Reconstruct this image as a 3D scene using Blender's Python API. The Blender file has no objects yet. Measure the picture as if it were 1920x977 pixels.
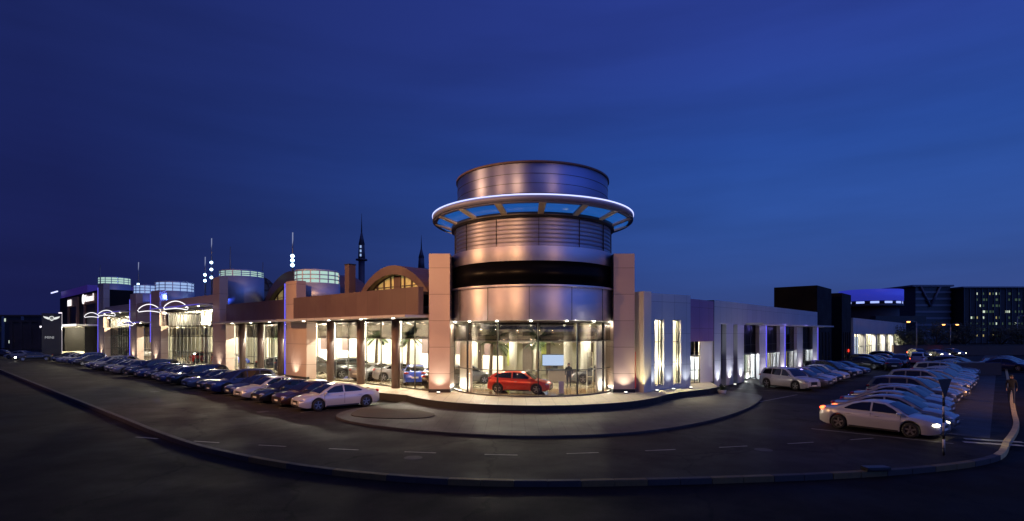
import bpy, bmesh, math, random
from mathutils import Vector, Matrix
random.seed(7)
R = math.radians
S = bpy.context.scene
COL = S.collection

# ---------------------------------------------------------------- camera, sky, exposure
cam = bpy.data.cameras.new('camera'); camo = bpy.data.objects.new('camera', cam); COL.objects.link(camo)
cam.sensor_width = 36; cam.lens = 36*1017/1920; cam.shift_y = 137/1920
cam.clip_start = .1; cam.clip_end = 5000
camo.location = (0, 0, 4.4); camo.rotation_euler = (R(90), 0, 0)
S.camera = camo
S.view_settings.view_transform = 'Standard'; S.view_settings.look = 'None'
S.view_settings.exposure = 0; S.view_settings.gamma = 1
S.render.engine = 'CYCLES'
S.cycles.use_denoising = True
S.cycles.max_bounces = 6; S.cycles.diffuse_bounces = 3; S.cycles.glossy_bounces = 3
S.cycles.transparent_max_bounces = 16; S.cycles.sample_clamp_indirect = 4
S.cycles.caustics_reflective = False; S.cycles.caustics_refractive = False

W = bpy.data.worlds.new('World'); S.world = W; W.use_nodes = True
def build_sky():
    nt = W.node_tree; nt.nodes.clear(); N = nt.nodes.new; L = nt.links.new
    out = N('ShaderNodeOutputWorld'); bg = N('ShaderNodeBackground'); bg.inputs['Strength'].default_value = 1
    sky = N('ShaderNodeTexSky'); sky.sky_type = 'NISHITA'; sky.sun_disc = False
    sky.sun_elevation = R(-2); sky.sun_rotation = R(60); sky.air_density = 1.2; sky.ozone_density = 4
    tc = N('ShaderNodeTexCoord'); sep = N('ShaderNodeSeparateXYZ'); L(tc.outputs['Generated'], sep.inputs[0])
    # east-west change of the dusk sky: darker violet to the left, clearer blue to the right
    mr = N('ShaderNodeMapRange'); mr.inputs[1].default_value = -.62; mr.inputs[2].default_value = .38
    L(sep.outputs['X'], mr.inputs[0])
    hz = N('ShaderNodeMix'); hz.data_type = 'RGBA'
    hz.inputs[6].default_value = (.0095, .016, .105, 1); hz.inputs[7].default_value = (.022, .092, .40, 1)
    L(mr.outputs[0], hz.inputs[0])
    tp = N('ShaderNodeMix'); tp.data_type = 'RGBA'
    tp.inputs[6].default_value = (.011, .019, .115, 1); tp.inputs[7].default_value = (.022, .045, .27, 1)
    L(mr.outputs[0], tp.inputs[0])
    el = N('ShaderNodeMapRange'); el.inputs[1].default_value = .12; el.inputs[2].default_value = .52
    el.interpolation_type = 'SMOOTHSTEP'; L(sep.outputs['Z'], el.inputs[0])
    m1 = N('ShaderNodeMix'); m1.data_type = 'RGBA'; L(el.outputs[0], m1.inputs[0]); L(hz.outputs[2], m1.inputs[6]); L(tp.outputs[2], m1.inputs[7])
    # greyer violet just above the horizon
    lo = N('ShaderNodeMapRange'); lo.inputs[1].default_value = .0; lo.inputs[2].default_value = .30
    lo.inputs[3].default_value = .75; lo.inputs[4].default_value = 0; L(sep.outputs['Z'], lo.inputs[0])
    lc = N('ShaderNodeMix'); lc.data_type = 'RGBA'; L(mr.outputs[0], lc.inputs[0])
    lc.inputs[6].default_value = (.008, .010, .055, 1); lc.inputs[7].default_value = (.038, .050, .155, 1)
    m2 = N('ShaderNodeMix'); m2.data_type = 'RGBA'; L(lo.outputs[0], m2.inputs[0]); L(m1.outputs[2], m2.inputs[6]); L(lc.outputs[2], m2.inputs[7])
    # thin streaky clouds
    mp = N('ShaderNodeMapping'); mp.inputs['Scale'].default_value = (1.2, 1.2, 9); mp.inputs['Rotation'].default_value = (0, R(-9), 0)
    L(tc.outputs['Generated'], mp.inputs[0])
    nz = N('ShaderNodeTexNoise'); nz.inputs['Scale'].default_value = 1.6; nz.inputs['Detail'].default_value = 5; L(mp.outputs[0], nz.inputs[0])
    cr = N('ShaderNodeMapRange'); cr.inputs[1].default_value = .35; cr.inputs[2].default_value = .7
    cr.inputs[3].default_value = 1.05; cr.inputs[4].default_value = .84; L(nz.outputs[0], cr.inputs[0])
    sc = N('ShaderNodeVectorMath'); sc.operation = 'SCALE'; L(m2.outputs[2], sc.inputs[0]); L(cr.outputs[0], sc.inputs['Scale'])
    ns = N('ShaderNodeVectorMath'); ns.operation = 'SCALE'; L(sky.outputs[0], ns.inputs[0]); ns.inputs['Scale'].default_value = .05
    ad = N('ShaderNodeVectorMath'); ad.operation = 'ADD'; L(sc.outputs[0], ad.inputs[0]); L(ns.outputs[0], ad.inputs[1])
    # added blue brightening of the unseen sky behind, for the tower metal to reflect
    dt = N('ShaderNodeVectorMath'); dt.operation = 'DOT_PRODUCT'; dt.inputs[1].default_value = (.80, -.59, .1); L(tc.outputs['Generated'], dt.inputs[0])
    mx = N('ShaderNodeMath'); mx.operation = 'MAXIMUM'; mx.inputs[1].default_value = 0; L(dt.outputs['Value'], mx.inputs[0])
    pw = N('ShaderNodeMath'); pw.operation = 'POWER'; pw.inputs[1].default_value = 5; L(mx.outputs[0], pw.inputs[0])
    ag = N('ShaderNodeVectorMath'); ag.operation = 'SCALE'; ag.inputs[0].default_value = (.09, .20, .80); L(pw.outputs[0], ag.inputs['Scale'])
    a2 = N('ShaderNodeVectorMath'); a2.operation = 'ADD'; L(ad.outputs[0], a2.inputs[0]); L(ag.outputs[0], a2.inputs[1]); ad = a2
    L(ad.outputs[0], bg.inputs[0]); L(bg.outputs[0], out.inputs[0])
build_sky()

def light(kind, name, loc, energy, color, size=.2, target=None, spot=None, blend=.6):
    l = bpy.data.lights.new(name, kind); o = bpy.data.objects.new(name, l); COL.objects.link(o)
    o.location = loc; l.energy = energy; l.color = color
    if kind == 'AREA': l.size = size
    elif kind != 'SUN': l.shadow_soft_size = size
    if kind == 'SPOT': l.spot_size = R(spot or 60); l.spot_blend = blend
    if target is not None:
        o.rotation_euler = (Vector(target) - Vector(loc)).to_track_quat('-Z', 'Y').to_euler()
    return o
sun = light('SUN', 'town_glow_fill', (0, 0, 50), .09, (1, .74, .62), target=(-14, 22, 0)); sun.data.angle = R(25)  # added warm fill from above for the ground, standing in for town glow
SODIUM = (1, .50, .21)
# tall sodium road lamps; their poles are built further down
LAMPS = [(-44, 29, 20.5, 42000), (-16, -4, 20.5, 56000), (27, -15, 14, 14000)]
for (x, y, z, e), tg, sp in zip(LAMPS, ((-4, 39, 6), (-9, 40, 9), (2, 38, 9)), (60, 38, 16)):
    light('SPOT', 'road_lamp_beam', (x, y, z-.25), e, SODIUM, .5, tg, sp, .7)
light('SPOT', 'road_lamp_beam', (40, 20, 9.7), 10000, (1, .52, .24), .3, (34, 33, 0), 75, 1)
light('SPOT', 'road_lamp_beam', (-31, 7, 18.2), 20000, (1, .46, .20), .6, (-3, 39, 7), 40, .7)  # added lamp out of view, broadening the warm streaks on the tower metal
light('SPOT', 'road_lamp_beam', (-44, 29, 20.2), 9000, SODIUM, .5, (-40, 66, 5), 90, .9)

# ---------------------------------------------------------------- materials
def mat(name, col, rough=.6, metal=0, emis=None, estr=0, var=.0, vscale=3, bump=0, bscale=40, brick=None, coat=0, spec=.5, aniso=0):
    m = bpy.data.materials.new(name); m.use_nodes = True
    nt = m.node_tree; N = nt.nodes.new; L = nt.links.new; b = nt.nodes['Principled BSDF']
    b.inputs['Roughness'].default_value = rough; b.inputs['Metallic'].default_value = metal
    b.inputs['Base Color'].default_value = (*col, 1); b.inputs['Coat Weight'].default_value = coat
    b.inputs['Coat Roughness'].default_value = .06; b.inputs['Specular IOR Level'].default_value = spec
    if emis: b.inputs['Emission Color'].default_value = (*emis, 1); b.inputs['Emission Strength'].default_value = estr
    tc = N('ShaderNodeTexCoord'); src = None
    if var:
        nz = N('ShaderNodeTexNoise'); nz.inputs['Scale'].default_value = vscale; nz.inputs['Detail'].default_value = 6
        nz.inputs['Roughness'].default_value = .65; L(tc.outputs['Object'], nz.inputs[0])
        mr = N('ShaderNodeMapRange'); mr.inputs[1].default_value = .3; mr.inputs[2].default_value = .7
        mr.inputs[3].default_value = 1-var; mr.inputs[4].default_value = 1+var; L(nz.outputs[0], mr.inputs[0])
        sc = N('ShaderNodeVectorMath'); sc.operation = 'SCALE'; sc.inputs[0].default_value = col
        L(mr.outputs[0], sc.inputs['Scale']); src = sc.outputs[0]
        rr = N('ShaderNodeMapRange'); rr.inputs[3].default_value = max(0, rough-.12); rr.inputs[4].default_value = min(1, rough+.12)
        rr.inputs[1].default_value = .3; rr.inputs[2].default_value = .7
        L(nz.outputs[0], rr.inputs[0]); L(rr.outputs[0], b.inputs['Roughness'])
    if brick:                                      # (panel width, panel height, joint, axes)
        w, h, j, ax = brick
        sp = N('ShaderNodeSeparateXYZ'); cb = N('ShaderNodeCombineXYZ'); L(tc.outputs['Object'], sp.inputs[0])
        L(sp.outputs[ax[0]], cb.inputs[0]); L(sp.outputs[ax[1]], cb.inputs[1])
        bk = N('ShaderNodeTexBrick'); bk.offset = 0; bk.inputs['Scale'].default_value = 1
        bk.inputs['Brick Width'].default_value = w; bk.inputs['Row Height'].default_value = h
        bk.inputs['Mortar Size'].default_value = j; bk.inputs['Mortar Smooth'].default_value = .1
        bk.inputs['Color1'].default_value = (1, 1, 1, 1); bk.inputs['Color2'].default_value = (.9, .9, .9, 1)
        bk.inputs['Mortar'].default_value = (.25, .25, .25, 1); L(cb.outputs[0], bk.inputs['Vector'])
        mu = N('ShaderNodeVectorMath'); mu.operation = 'MULTIPLY'; L(bk.outputs['Color'], mu.inputs[1])
        if src: L(src, mu.inputs[0])
        else: mu.inputs[0].default_value = col
        src = mu.outputs[0]
    if src: L(src, b.inputs['Base Color'])
    if bump:
        n2 = N('ShaderNodeTexNoise'); n2.inputs['Scale'].default_value = bscale; n2.inputs['Detail'].default_value = 4
        L(tc.outputs['Object'], n2.inputs[0]); bp = N('ShaderNodeBump'); bp.inputs['Strength'].default_value = bump
        bp.inputs['Distance'].default_value = .02; L(n2.outputs[0], bp.inputs['Height']); L(bp.outputs[0], b.inputs['Normal'])
    if aniso:
        b.inputs['Anisotropic'].default_value = aniso
        tg = N('ShaderNodeTangent'); tg.direction_type = 'RADIAL'; tg.axis = 'Z'; L(tg.outputs[0], b.inputs['Tangent']); b.inputs['Anisotropic Rotation'].default_value = .25
    return m
def glass(name, tint, refl=.10, rough=.02):
    m = bpy.data.materials.new(name); m.use_nodes = True; nt = m.node_tree; nt.nodes.clear(); N = nt.nodes.new; L = nt.links.new
    out = N('ShaderNodeOutputMaterial'); mx = N('ShaderNodeMixShader'); t = N('ShaderNodeBsdfTransparent'); g = N('ShaderNodeBsdfGlossy')
    t.inputs[0].default_value = (*tint, 1); g.inputs['Roughness'].default_value = rough; g.inputs[0].default_value = (1, 1, 1, 1)
    lw = N('ShaderNodeLayerWeight'); lw.inputs[0].default_value = .5; fr = N('ShaderNodeMath'); fr.operation = 'POWER'; fr.inputs[1].default_value = 5
    L(lw.outputs['Facing'], fr.inputs[0])
    mr = N('ShaderNodeMath'); mr.operation = 'MULTIPLY_ADD'; mr.inputs[1].default_value = .38; mr.inputs[2].default_value = refl*.3; mr.use_clamp = True
    L(fr.outputs[0], mr.inputs[0]); L(mr.outputs[0], mx.inputs[0]); L(t.outputs[0], mx.inputs[1]); L(g.outputs[0], mx.inputs[2]); L(mx.outputs[0], out.inputs[0])
    return m
def emit(name, col, s):
    m = bpy.data.materials.new(name); m.use_nodes = True; nt = m.node_tree; nt.nodes.clear()
    out = nt.nodes.new('ShaderNodeOutputMaterial'); e = nt.nodes.new('ShaderNodeEmission')
    e.inputs[0].default_value = (*col, 1); e.inputs[1].default_value = s; nt.links.new(e.outputs[0], out.inputs[0]); return m

M = {}
def ground_mat(name, col, rough):
    # worn asphalt: broad patches, oil stains, fine aggregate and a few tar-sealed cracks
    m = bpy.data.materials.new(name); m.use_nodes = True; nt = m.node_tree; N = nt.nodes.new; L = nt.links.new; b = nt.nodes['Principled BSDF']
    tc = N('ShaderNodeTexCoord'); b.inputs['Specular IOR Level'].default_value = .12
    def noise(sc, det=5, rg=.6):
        n = N('ShaderNodeTexNoise'); n.inputs['Scale'].default_value = sc; n.inputs['Detail'].default_value = det; n.inputs['Roughness'].default_value = rg; L(tc.outputs['Object'], n.inputs[0]); return n
    def rng(src, a, c, lo, hi):
        r = N('ShaderNodeMapRange'); r.inputs[1].default_value = a; r.inputs[2].default_value = c; r.inputs[3].default_value = lo; r.inputs[4].default_value = hi; L(src, r.inputs[0]); return r.outputs[0]
    def mul(a, c):
        x = N('ShaderNodeMath'); x.operation = 'MULTIPLY'; L(a, x.inputs[0]); L(c, x.inputs[1]); return x.outputs[0]
    f = mul(rng(noise(.16).outputs[0], .35, .65, .8, 1.2), rng(noise(1.1, 6, .7).outputs[0], .35, .62, .72, 1.25))
    f = mul(f, rng(noise(28, 3).outputs[0], .3, .7, .6, 1.5))
    v = N('ShaderNodeTexVoronoi'); v.feature = 'DISTANCE_TO_EDGE'; v.inputs['Scale'].default_value = .13
    w = noise(.7, 4); sc = N('ShaderNodeVectorMath'); sc.operation = 'SCALE'; sc.inputs['Scale'].default_value = 1.6; L(w.outputs['Color'], sc.inputs[0])
    ad = N('ShaderNodeVectorMath'); ad.operation = 'ADD'; L(sc.outputs[0], ad.inputs[0]); L(tc.outputs['Object'], ad.inputs[1]); L(ad.outputs[0], v.inputs['Vector'])
    f = mul(f, rng(v.outputs['Distance'], .004, .010, .35, 1))
    s2 = N('ShaderNodeVectorMath'); s2.operation = 'SCALE'; s2.inputs[0].default_value = col; L(f, s2.inputs['Scale']); L(s2.outputs[0], b.inputs['Base Color'])
    L(rng(noise(.35).outputs[0], .35, .65, rough-.05, rough+.15), b.inputs['Roughness'])
    bp = N('ShaderNodeBump'); bp.inputs['Strength'].default_value = .5; bp.inputs['Distance'].default_value = .02; L(noise(30).outputs[0], bp.inputs['Height']); L(bp.outputs[0], b.inputs['Normal'])
    return m
M['asphalt'] = ground_mat('asphalt', (.022, .0185, .016), .68)
M['road'] = ground_mat('road_asphalt', (.012, .009, .0075), .72)
M['soil'] = mat('soil', (.045, .034, .022), .95, var=.4, vscale=1.5, bump=.8, bscale=12)
M['paving'] = mat('paving', (.052, .045, .04), .7, var=.2, vscale=.8, bump=.2, bscale=30, brick=(.6, .6, .012, (0, 1)))
M['terrace'] = mat('terrace_stone', (.50, .45, .33), .55, var=.12, vscale=1.2, brick=(.8, .8, .008, (0, 1)))
M['plinth'] = mat('plinth_black', (.012, .011, .011), .6)
M['kerb_y'] = mat('kerb_yellow', (.12, .08, .025), .7, var=.3, vscale=4)
M['kerb_b'] = mat('kerb_dark', (.035, .03, .03), .7, var=.3, vscale=4)
M['kerb_lit'] = mat('kerb_yellow_lit', (.55, .42, .18), .75, var=.25, vscale=3)  # paler yellow for the right stretch, its lamplight put into the colour
M['paint'] = mat('road_paint', (.26, .25, .22), .7, var=.5, vscale=3)
M['clad'] = mat('beige_cladding', (.50, .37, .30), .42, var=.05, vscale=.6, brick=(60, 1.75, .014, (0, 2)))
M['clad_red'] = mat('brown_cladding', (.105, .066, .060), .4, var=.08, vscale=.5, brick=(1.5, 4, .008, (0, 2)))
M['clad_w'] = mat('silver_cladding', (.50, .49, .50), .38, metal=.15, var=.05, vscale=.6, brick=(1.3, 2.2, .010, (0, 2)))
M['clad_k'] = mat('charcoal_cladding', (.012, .011, .012), .7, spec=.15, var=.2, vscale=.4, brick=(1.2, 1.0, .008, (0, 2)))
M['metal'] = mat('brushed_metal', (.90, .88, .96), .57, metal=1, aniso=.92)
M['metal_b'] = mat('brushed_metal_louvre', (.52, .51, .62), .55, metal=1, aniso=.85, coat=.35)
M['rim_metal'] = mat('ring_rim', (.16, .17, .26), .5, metal=.3)
M['metal_t'] = mat('sky_tinted_metal', (.46, .52, .80), .5, metal=1, aniso=.93)  # blue of the reflected sky put into the top drum's base colour
M['drum'] = mat('drum_metal', (.50, .52, .62), .45, metal=.5)
M['black_glass'] = mat('black_glass', (.003, .003, .004), .3, spec=.05)
M['black'] = mat('black_paint', (.012, .012, .013), .4)
M['frame'] = mat('window_frame', (.10, .10, .09), .4, metal=.5)
M['seam'] = mat('seam', (.02, .02, .02), .8)
M['white'] = mat('white_paint', (.78, .74, .64), .5, var=.04, vscale=2)
M['cream'] = mat('cream_wall', (.68, .64, .50), .6, var=.06, vscale=1)
M['taupe'] = mat('taupe_wall', (.19, .15, .13), .6, var=.1, vscale=1)
M['wood'] = mat('dark_wood', (.10, .055, .03), .45, var=.2, vscale=2)
M['ceiling'] = mat('ceiling_board', (.36, .34, .26), .7)
M['floor'] = mat('showroom_tile', (.48, .42, .30), .12, var=.05, vscale=1, brick=(1, 1, .008, (0, 1)))
M['floor_tan'] = mat('tan_tile', (.40, .25, .11), .10, var=.12, vscale=.8, brick=(1, 1, .008, (0, 1)))
M['glass'] = glass('clear_glass', (.94, .94, .92), .06)
M['glass_t'] = glass('tinted_glass', (.34, .32, .31), .15)
M['glass_t2'] = glass('lightly_tinted_glass', (.62, .60, .55), .2)
M['glass_b'] = mat('lit_blue_panel', (.03, .10, .4), .2, emis=(.02, .17, .70), estr=.45)
M['led_w'] = emit('led_white_violet', (.50, .55, 1), 1.7)
M['led_blue'] = emit('led_blue', (.16, .14, 1), 1.1)
M['neon'] = emit('neon_white', (1, .97, 1), 1.4)
M['bulb'] = emit('downlight', (1, .93, .72), 16)
M['bulb_o'] = emit('sodium_bulb', SODIUM, 60)
M['bulb_s'] = emit('small_sodium_bulb', (1, .42, .10), 5)
M['up'] = emit('uplight_lens', (1, .95, .85), 5)
M['needle'] = emit('lit_needle', (.55, .62, 1), .42)
M['star'] = emit('star_lamp', (.45, .72, 1), 8)
M['screen'] = emit('screen', (.55, .70, 1), 1.0)
M['band'] = emit('lit_glazing', (.52, .78, .70), .85)
M['band_b'] = emit('lit_glazing_blue', (.40, .58, 1), .8)
M['win_y'] = emit('lit_window_yellow', (.75, .62, .24), .55)
M['win_w'] = emit('lit_window_white', (.85, 1, .8), .8)
M['win_d'] = emit('lit_window_dim', (.35, .6, .42), .12)
M['office'] = mat('office_wall', (.05, .06, .07), .5, var=.2, vscale=.05)
M['office_b'] = mat('office_band', (.14, .16, .20), .4)
M['brown'] = mat('brown_wall', (.09, .05, .035), .7, var=.3, vscale=.2)
M['far'] = mat('far_building', (.03, .028, .03), .7, var=.2, vscale=.05)
M['spire'] = mat('spire_stone', (.05, .05, .08), .6)
M['pole'] = mat('galvanised_pole', (.25, .25, .25), .4, metal=.7)
M['tyre'] = mat('tyre', (.012, .012, .012), .75)
M['rim'] = mat('alloy_rim', (.45, .45, .46), .3, metal=1)
M['carglass'] = mat('car_window', (.008, .009, .012), .04, spec=.9)
M['lens'] = mat('headlight_lens', (.65, .65, .68), .08, metal=.6)
M['lens_on'] = emit('headlight_lit', (1, .88, .6), 9)
M['lens_star'] = emit('headlight_full_beam', (1, .98, .9), 60)
M['tail'] = mat('taillight', (.25, .01, .01), .15)
M['tail_on'] = emit('taillight_lit', (1, .10, .03), 7)
M['plate'] = mat('number_plate', (.6, .6, .58), .5)
M['leaf'] = mat('leaf', (.045, .075, .025), .6, var=.4, vscale=2)
M['leaf_dark'] = mat('tree_leaf', (.05, .055, .02), .7, var=.5, vscale=.8)
M['bark'] = mat('bark', (.10, .07, .045), .9, var=.3, vscale=6, bump=.5, bscale=20)
M['skin'] = mat('skin', (.35, .2, .14), .5)
M['cloth_k'] = mat('dark_cloth', (.015, .015, .02), .9)
M['cloth_b'] = mat('blue_cloth', (.04, .05, .09), .9)
M['hair'] = mat('hair', (.01, .008, .006), .6)
M['poster'] = mat('poster', (.45, .48, .10), .5, var=.5, vscale=3, emis=(.4, .42, .1), estr=.25)
M['blue_car'] = None

# ---------------------------------------------------------------- mesh helpers
class MB:
    def __init__(s): s.bm = bmesh.new(); s.mi = 0
    def face(s, pts, mi=None):
        try:
            f = s.bm.faces.new([s.bm.verts.new(p) for p in pts]); f.material_index = s.mi if mi is None else mi; return f
        except ValueError: return None
    def box(s, x0, x1, y0, y1, z0, z1, mi=None, mx=None):
        v = [Vector((x, y, z)) for z in (z0, z1) for y in (y0, y1) for x in (x0, x1)]
        if mx: v = [mx @ p for p in v]
        v = [s.bm.verts.new(p) for p in v]
        for q in ((0, 2, 3, 1), (4, 5, 7, 6), (0, 1, 5, 4), (2, 6, 7, 3), (0, 4, 6, 2), (1, 3, 7, 5)):
            f = s.bm.faces.new([v[i] for i in q]); f.material_index = s.mi if mi is None else mi
        return s
    def ring(s, cx, cy, r0, r1, z0, z1, a0=0, a1=360, n=64, mi=None, r0t=None, r1t=None):
        # tube wall between radii r0 (inner) and r1 (outer); r0t, r1t radii at the top
        r0t = r0 if r0t is None else r0t; r1t = r1 if r1t is None else r1t
        full = abs(a1-a0) >= 359.9; k = n if full else n+1; R_ = []
        for i in range(k):
            a = R(a0+(a1-a0)*i/n); c, sn = math.cos(a), math.sin(a)
            R_.append([s.bm.verts.new((cx+r*c, cy+r*sn, z)) for r, z in ((r0, z0), (r1, z0), (r1t, z1), (r0t, z1))])
        for i in range(n):
            A, B = R_[i], R_[(i+1) % k]
            for j in range(4):
                f = s.bm.faces.new((A[j], B[j], B[(j+1) % 4], A[(j+1) % 4])); f.material_index = s.mi if mi is None else mi; f.smooth = j in (1, 3)
        if not full:
            for A in (R_[0], R_[-1]): s.bm.faces.new(A).material_index = s.mi if mi is None else mi
        return s
    def cyl(s, x, y, r, z0, z1, n=24, mi=None, rt=None):
        rt = r if rt is None else rt
        A = [s.bm.verts.new((x+r*math.cos(2*math.pi*i/n), y+r*math.sin(2*math.pi*i/n), z0)) for i in range(n)]
        B = [s.bm.verts.new((x+rt*math.cos(2*math.pi*i/n), y+rt*math.sin(2*math.pi*i/n), z1)) for i in range(n)]
        m_ = s.mi if mi is None else mi
        for i in range(n):
            f = s.bm.faces.new((A[i], A[(i+1) % n], B[(i+1) % n], B[i])); f.material_index = m_; f.smooth = True
        s.bm.faces.new(A[::-1]).material_index = m_; s.bm.faces.new(B).material_index = m_
        return s
    def tube(s, pts, r, n=8, mi=None, closed=False):
        pts = [Vector(p) for p in pts]; rr = r if isinstance(r, (list, tuple)) else [r]*len(pts); rings = []
        for i, p in enumerate(pts):
            a = pts[i-1] if (i or closed) else p; b = pts[(i+1) % len(pts)] if (i < len(pts)-1 or closed) else p
            d = (b-a).normalized(); u = d.orthogonal().normalized() if abs(d.z) > .95 else d.cross(Vector((0, 0, 1))).normalized(); v = d.cross(u)
            rings.append([s.bm.verts.new(p+(u*math.cos(2*math.pi*k/n)+v*math.sin(2*math.pi*k/n))*rr[i]) for k in range(n)])
        m_ = s.mi if mi is None else mi
        for i in range(len(pts) if closed else len(pts)-1):
            A, B = rings[i], rings[(i+1) % len(pts)]
            for k in range(n):
                f = s.bm.faces.new((A[k], A[(k+1) % n], B[(k+1) % n], B[k])); f.material_index = m_; f.smooth = True
        if not closed:
            s.bm.faces.new(rings[0][::-1]).material_index = m_; s.bm.faces.new(rings[-1]).material_index = m_
        return s
    def blob(s, c, sc, mi=None, seg=12, rg=8):
        g = bmesh.ops.create_uvsphere(s.bm, u_segments=seg, v_segments=rg, radius=1, matrix=Matrix.Translation(c) @ Matrix.Diagonal((*sc, 1)))
        for v in g['verts']:
            for f in v.link_faces: f.material_index = s.mi if mi is None else mi; f.smooth = True
        return s
    def prism(s, poly, z0, z1, mi=None, side=None):
        A = [s.bm.verts.new((x, y, z0)) for x, y in poly]; B = [s.bm.verts.new((x, y, z1)) for x, y in poly]; n = len(poly)
        m_ = s.mi if mi is None else mi
        s.bm.faces.new(B).material_index = m_; s.bm.faces.new(A[::-1]).material_index = m_
        for i in range(n): s.bm.faces.new((A[i], A[(i+1) % n], B[(i+1) % n], B[i])).material_index = m_ if side is None else side
        return s
    def extr(s, poly, y0, y1, mi=None):            # polygon in x,z extruded along y
        A = [s.bm.verts.new((x, y0, z)) for x, z in poly]; B = [s.bm.verts.new((x, y1, z)) for x, z in poly]; n = len(poly)
        m_ = s.mi if mi is None else mi
        s.bm.faces.new(A).material_index = m_; s.bm.faces.new(B[::-1]).material_index = m_
        for i in range(n): s.bm.faces.new((A[(i+1) % n], A[i], B[i], B[(i+1) % n])).material_index = m_
        return s
    def build(s, name, mats, parent=None, smooth=False, norm=True, bevel=0):
        if norm: bmesh.ops.recalc_face_normals(s.bm, faces=s.bm.faces)
        me = bpy.data.meshes.new(name); s.bm.to_mesh(me); s.bm.free()
        for m in (mats if isinstance(mats, (list, tuple)) else [mats]): me.materials.append(M[m] if isinstance(m, str) else m)
        if smooth:
            for p in me.polygons: p.use_smooth = True
            me.set_sharp_from_angle(angle=R(38))
        o = bpy.data.objects.new(name, me); COL.objects.link(o); o.parent = parent
        if bevel:
            b = o.modifiers.new('bevel', 'BEVEL'); b.width = bevel; b.segments = 2; b.limit_method = 'ANGLE'
        return o
def tag(o, label=None, cat=None, group=None, kind=None):
    if label: o['label'] = label
    if cat: o['category'] = cat
    if group: o['group'] = group
    if kind: o['kind'] = kind
    return o
def thing(name, label, cat, loc=(0, 0, 0), rz=0, group=None):
    o = bpy.data.objects.new(name, None); COL.objects.link(o); o.location = loc; o.rotation_euler = (0, 0, rz)
    o.empty_display_size = .3
    return tag(o, label, cat, group)
def dup(root, loc, rz, label=None, group=None, sc=None):
    r = root.copy(); COL.objects.link(r); r.location = loc; r.rotation_euler = (0, 0, rz)
    if sc: r.scale = sc
    if label: r['label'] = label
    if group: r['group'] = group
    for ch in KIDS[root.name]:
        c = ch.copy(); COL.objects.link(c); c.parent = r
        KIDS.setdefault(r.name, []).append(c)
        for g in KIDS.get(ch.name, []):
            d = g.copy(); COL.objects.link(d); d.parent = c; KIDS.setdefault(c.name, []).append(d)
    return r
KIDS = {}
def note_kids(root):
    bpy.context.view_layer.update()
    KIDS[root.name] = list(root.children)
    for c in root.children: KIDS[c.name] = list(c.children)
def catmull(P, n=6):
    P = [Vector((*p[:2], 0)) for p in P]; out = []
    for i in range(len(P)-1):
        p0 = P[max(i-1, 0)]; p1 = P[i]; p2 = P[i+1]; p3 = P[min(i+2, len(P)-1)]
        for k in range(n):
            t = k/n
            q = .5*((2*p1)+(p2-p0)*t+(2*p0-5*p1+4*p2-p3)*t*t+(3*p1-p0-3*p2+p3)*t**3); out.append((q.x, q.y))
    out.append((P[-1].x, P[-1].y)); return out

A_L = R(-41.96); A_R = R(48.04)
P0 = Vector((-5.66, 36, 0)); R0 = Vector((16.4, 44, 0))
dL = Vector((-.7436, .6686, 0)); iL = Vector((.6686, .7436, 0))
dR = Vector((.6686, .7436, 0)); iR = Vector((-.7436, .6686, 0))
def PL(t, inn, z=0): p = P0+dL*t+iL*inn; return Vector((p.x, p.y, z))
def PR(t, inn, z=0): p = R0+dR*t+iR*inn; return Vector((p.x, p.y, z))
TC = (1.45, 38.8)

# ---------------------------------------------------------------- ground
g = MB(); g.face([(-2500, -600, -.14), (2500, -600, -.14), (2500, 3000, -.14), (-2500, 3000, -.14)])
tag(g.build('road', 'road'), kind='structure')
kerb = [tuple((Vector((-15.7, 24, 0))+dL*t)[:2]) for t in (170, 120, 80, 50, 25, 12, 4)] + \
       [(-15.7, 24), (-11.5, 20.6), (-6.5, 17.7), (-1.5, 16.2), (4, 16.2), (11.5, 17.2), (16.8, 19.0), (20.4, 22.2), (24.2, 25.9)] + \
       [tuple((Vector((24.2, 25.9, 0))+dR*t)[:2]) for t in (6, 15, 30, 60, 110, 190)]
kl = catmull(kerb, 6)
g = MB(); g.prism(kl+[(140, 330), (-140, 330)], -.3, 0)
tag(g.build('parking_lot_ground', 'asphalt'), kind='structure')
# resample the kerb into stones
g = MB(); acc = 0; seg = [Vector((*p, 0)) for p in kl]; pts = [seg[0]]
for a, b in zip(seg, seg[1:]):
    d = (b-a).length; u = (b-a)/d; pos = -acc
    while pos+1.0 <= d:
        pos += 1.0; pts.append(a+u*pos)
    acc = d-pos
for i, (a, b) in enumerate(zip(pts, pts[1:])):
    if (a-Vector((5, 20, 0))).length > 95: continue
    d = (b-a).normalized(); n = Vector((d.y, -d.x, 0)); e = b-d*.012
    mi = 0 if (i//2) % 2 else 1
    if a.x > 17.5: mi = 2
    if a.x < -10: mi = 1
    q = [a+n*.02, e+n*.02, e-n*.2, a-n*.2]
    g.prism([(p.x, p.y) for p in q], -.2, .045, mi)
tag(g.build('kerb', ['kerb_y', 'kerb_b', 'kerb_lit'], bevel=.015), kind='structure')
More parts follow.
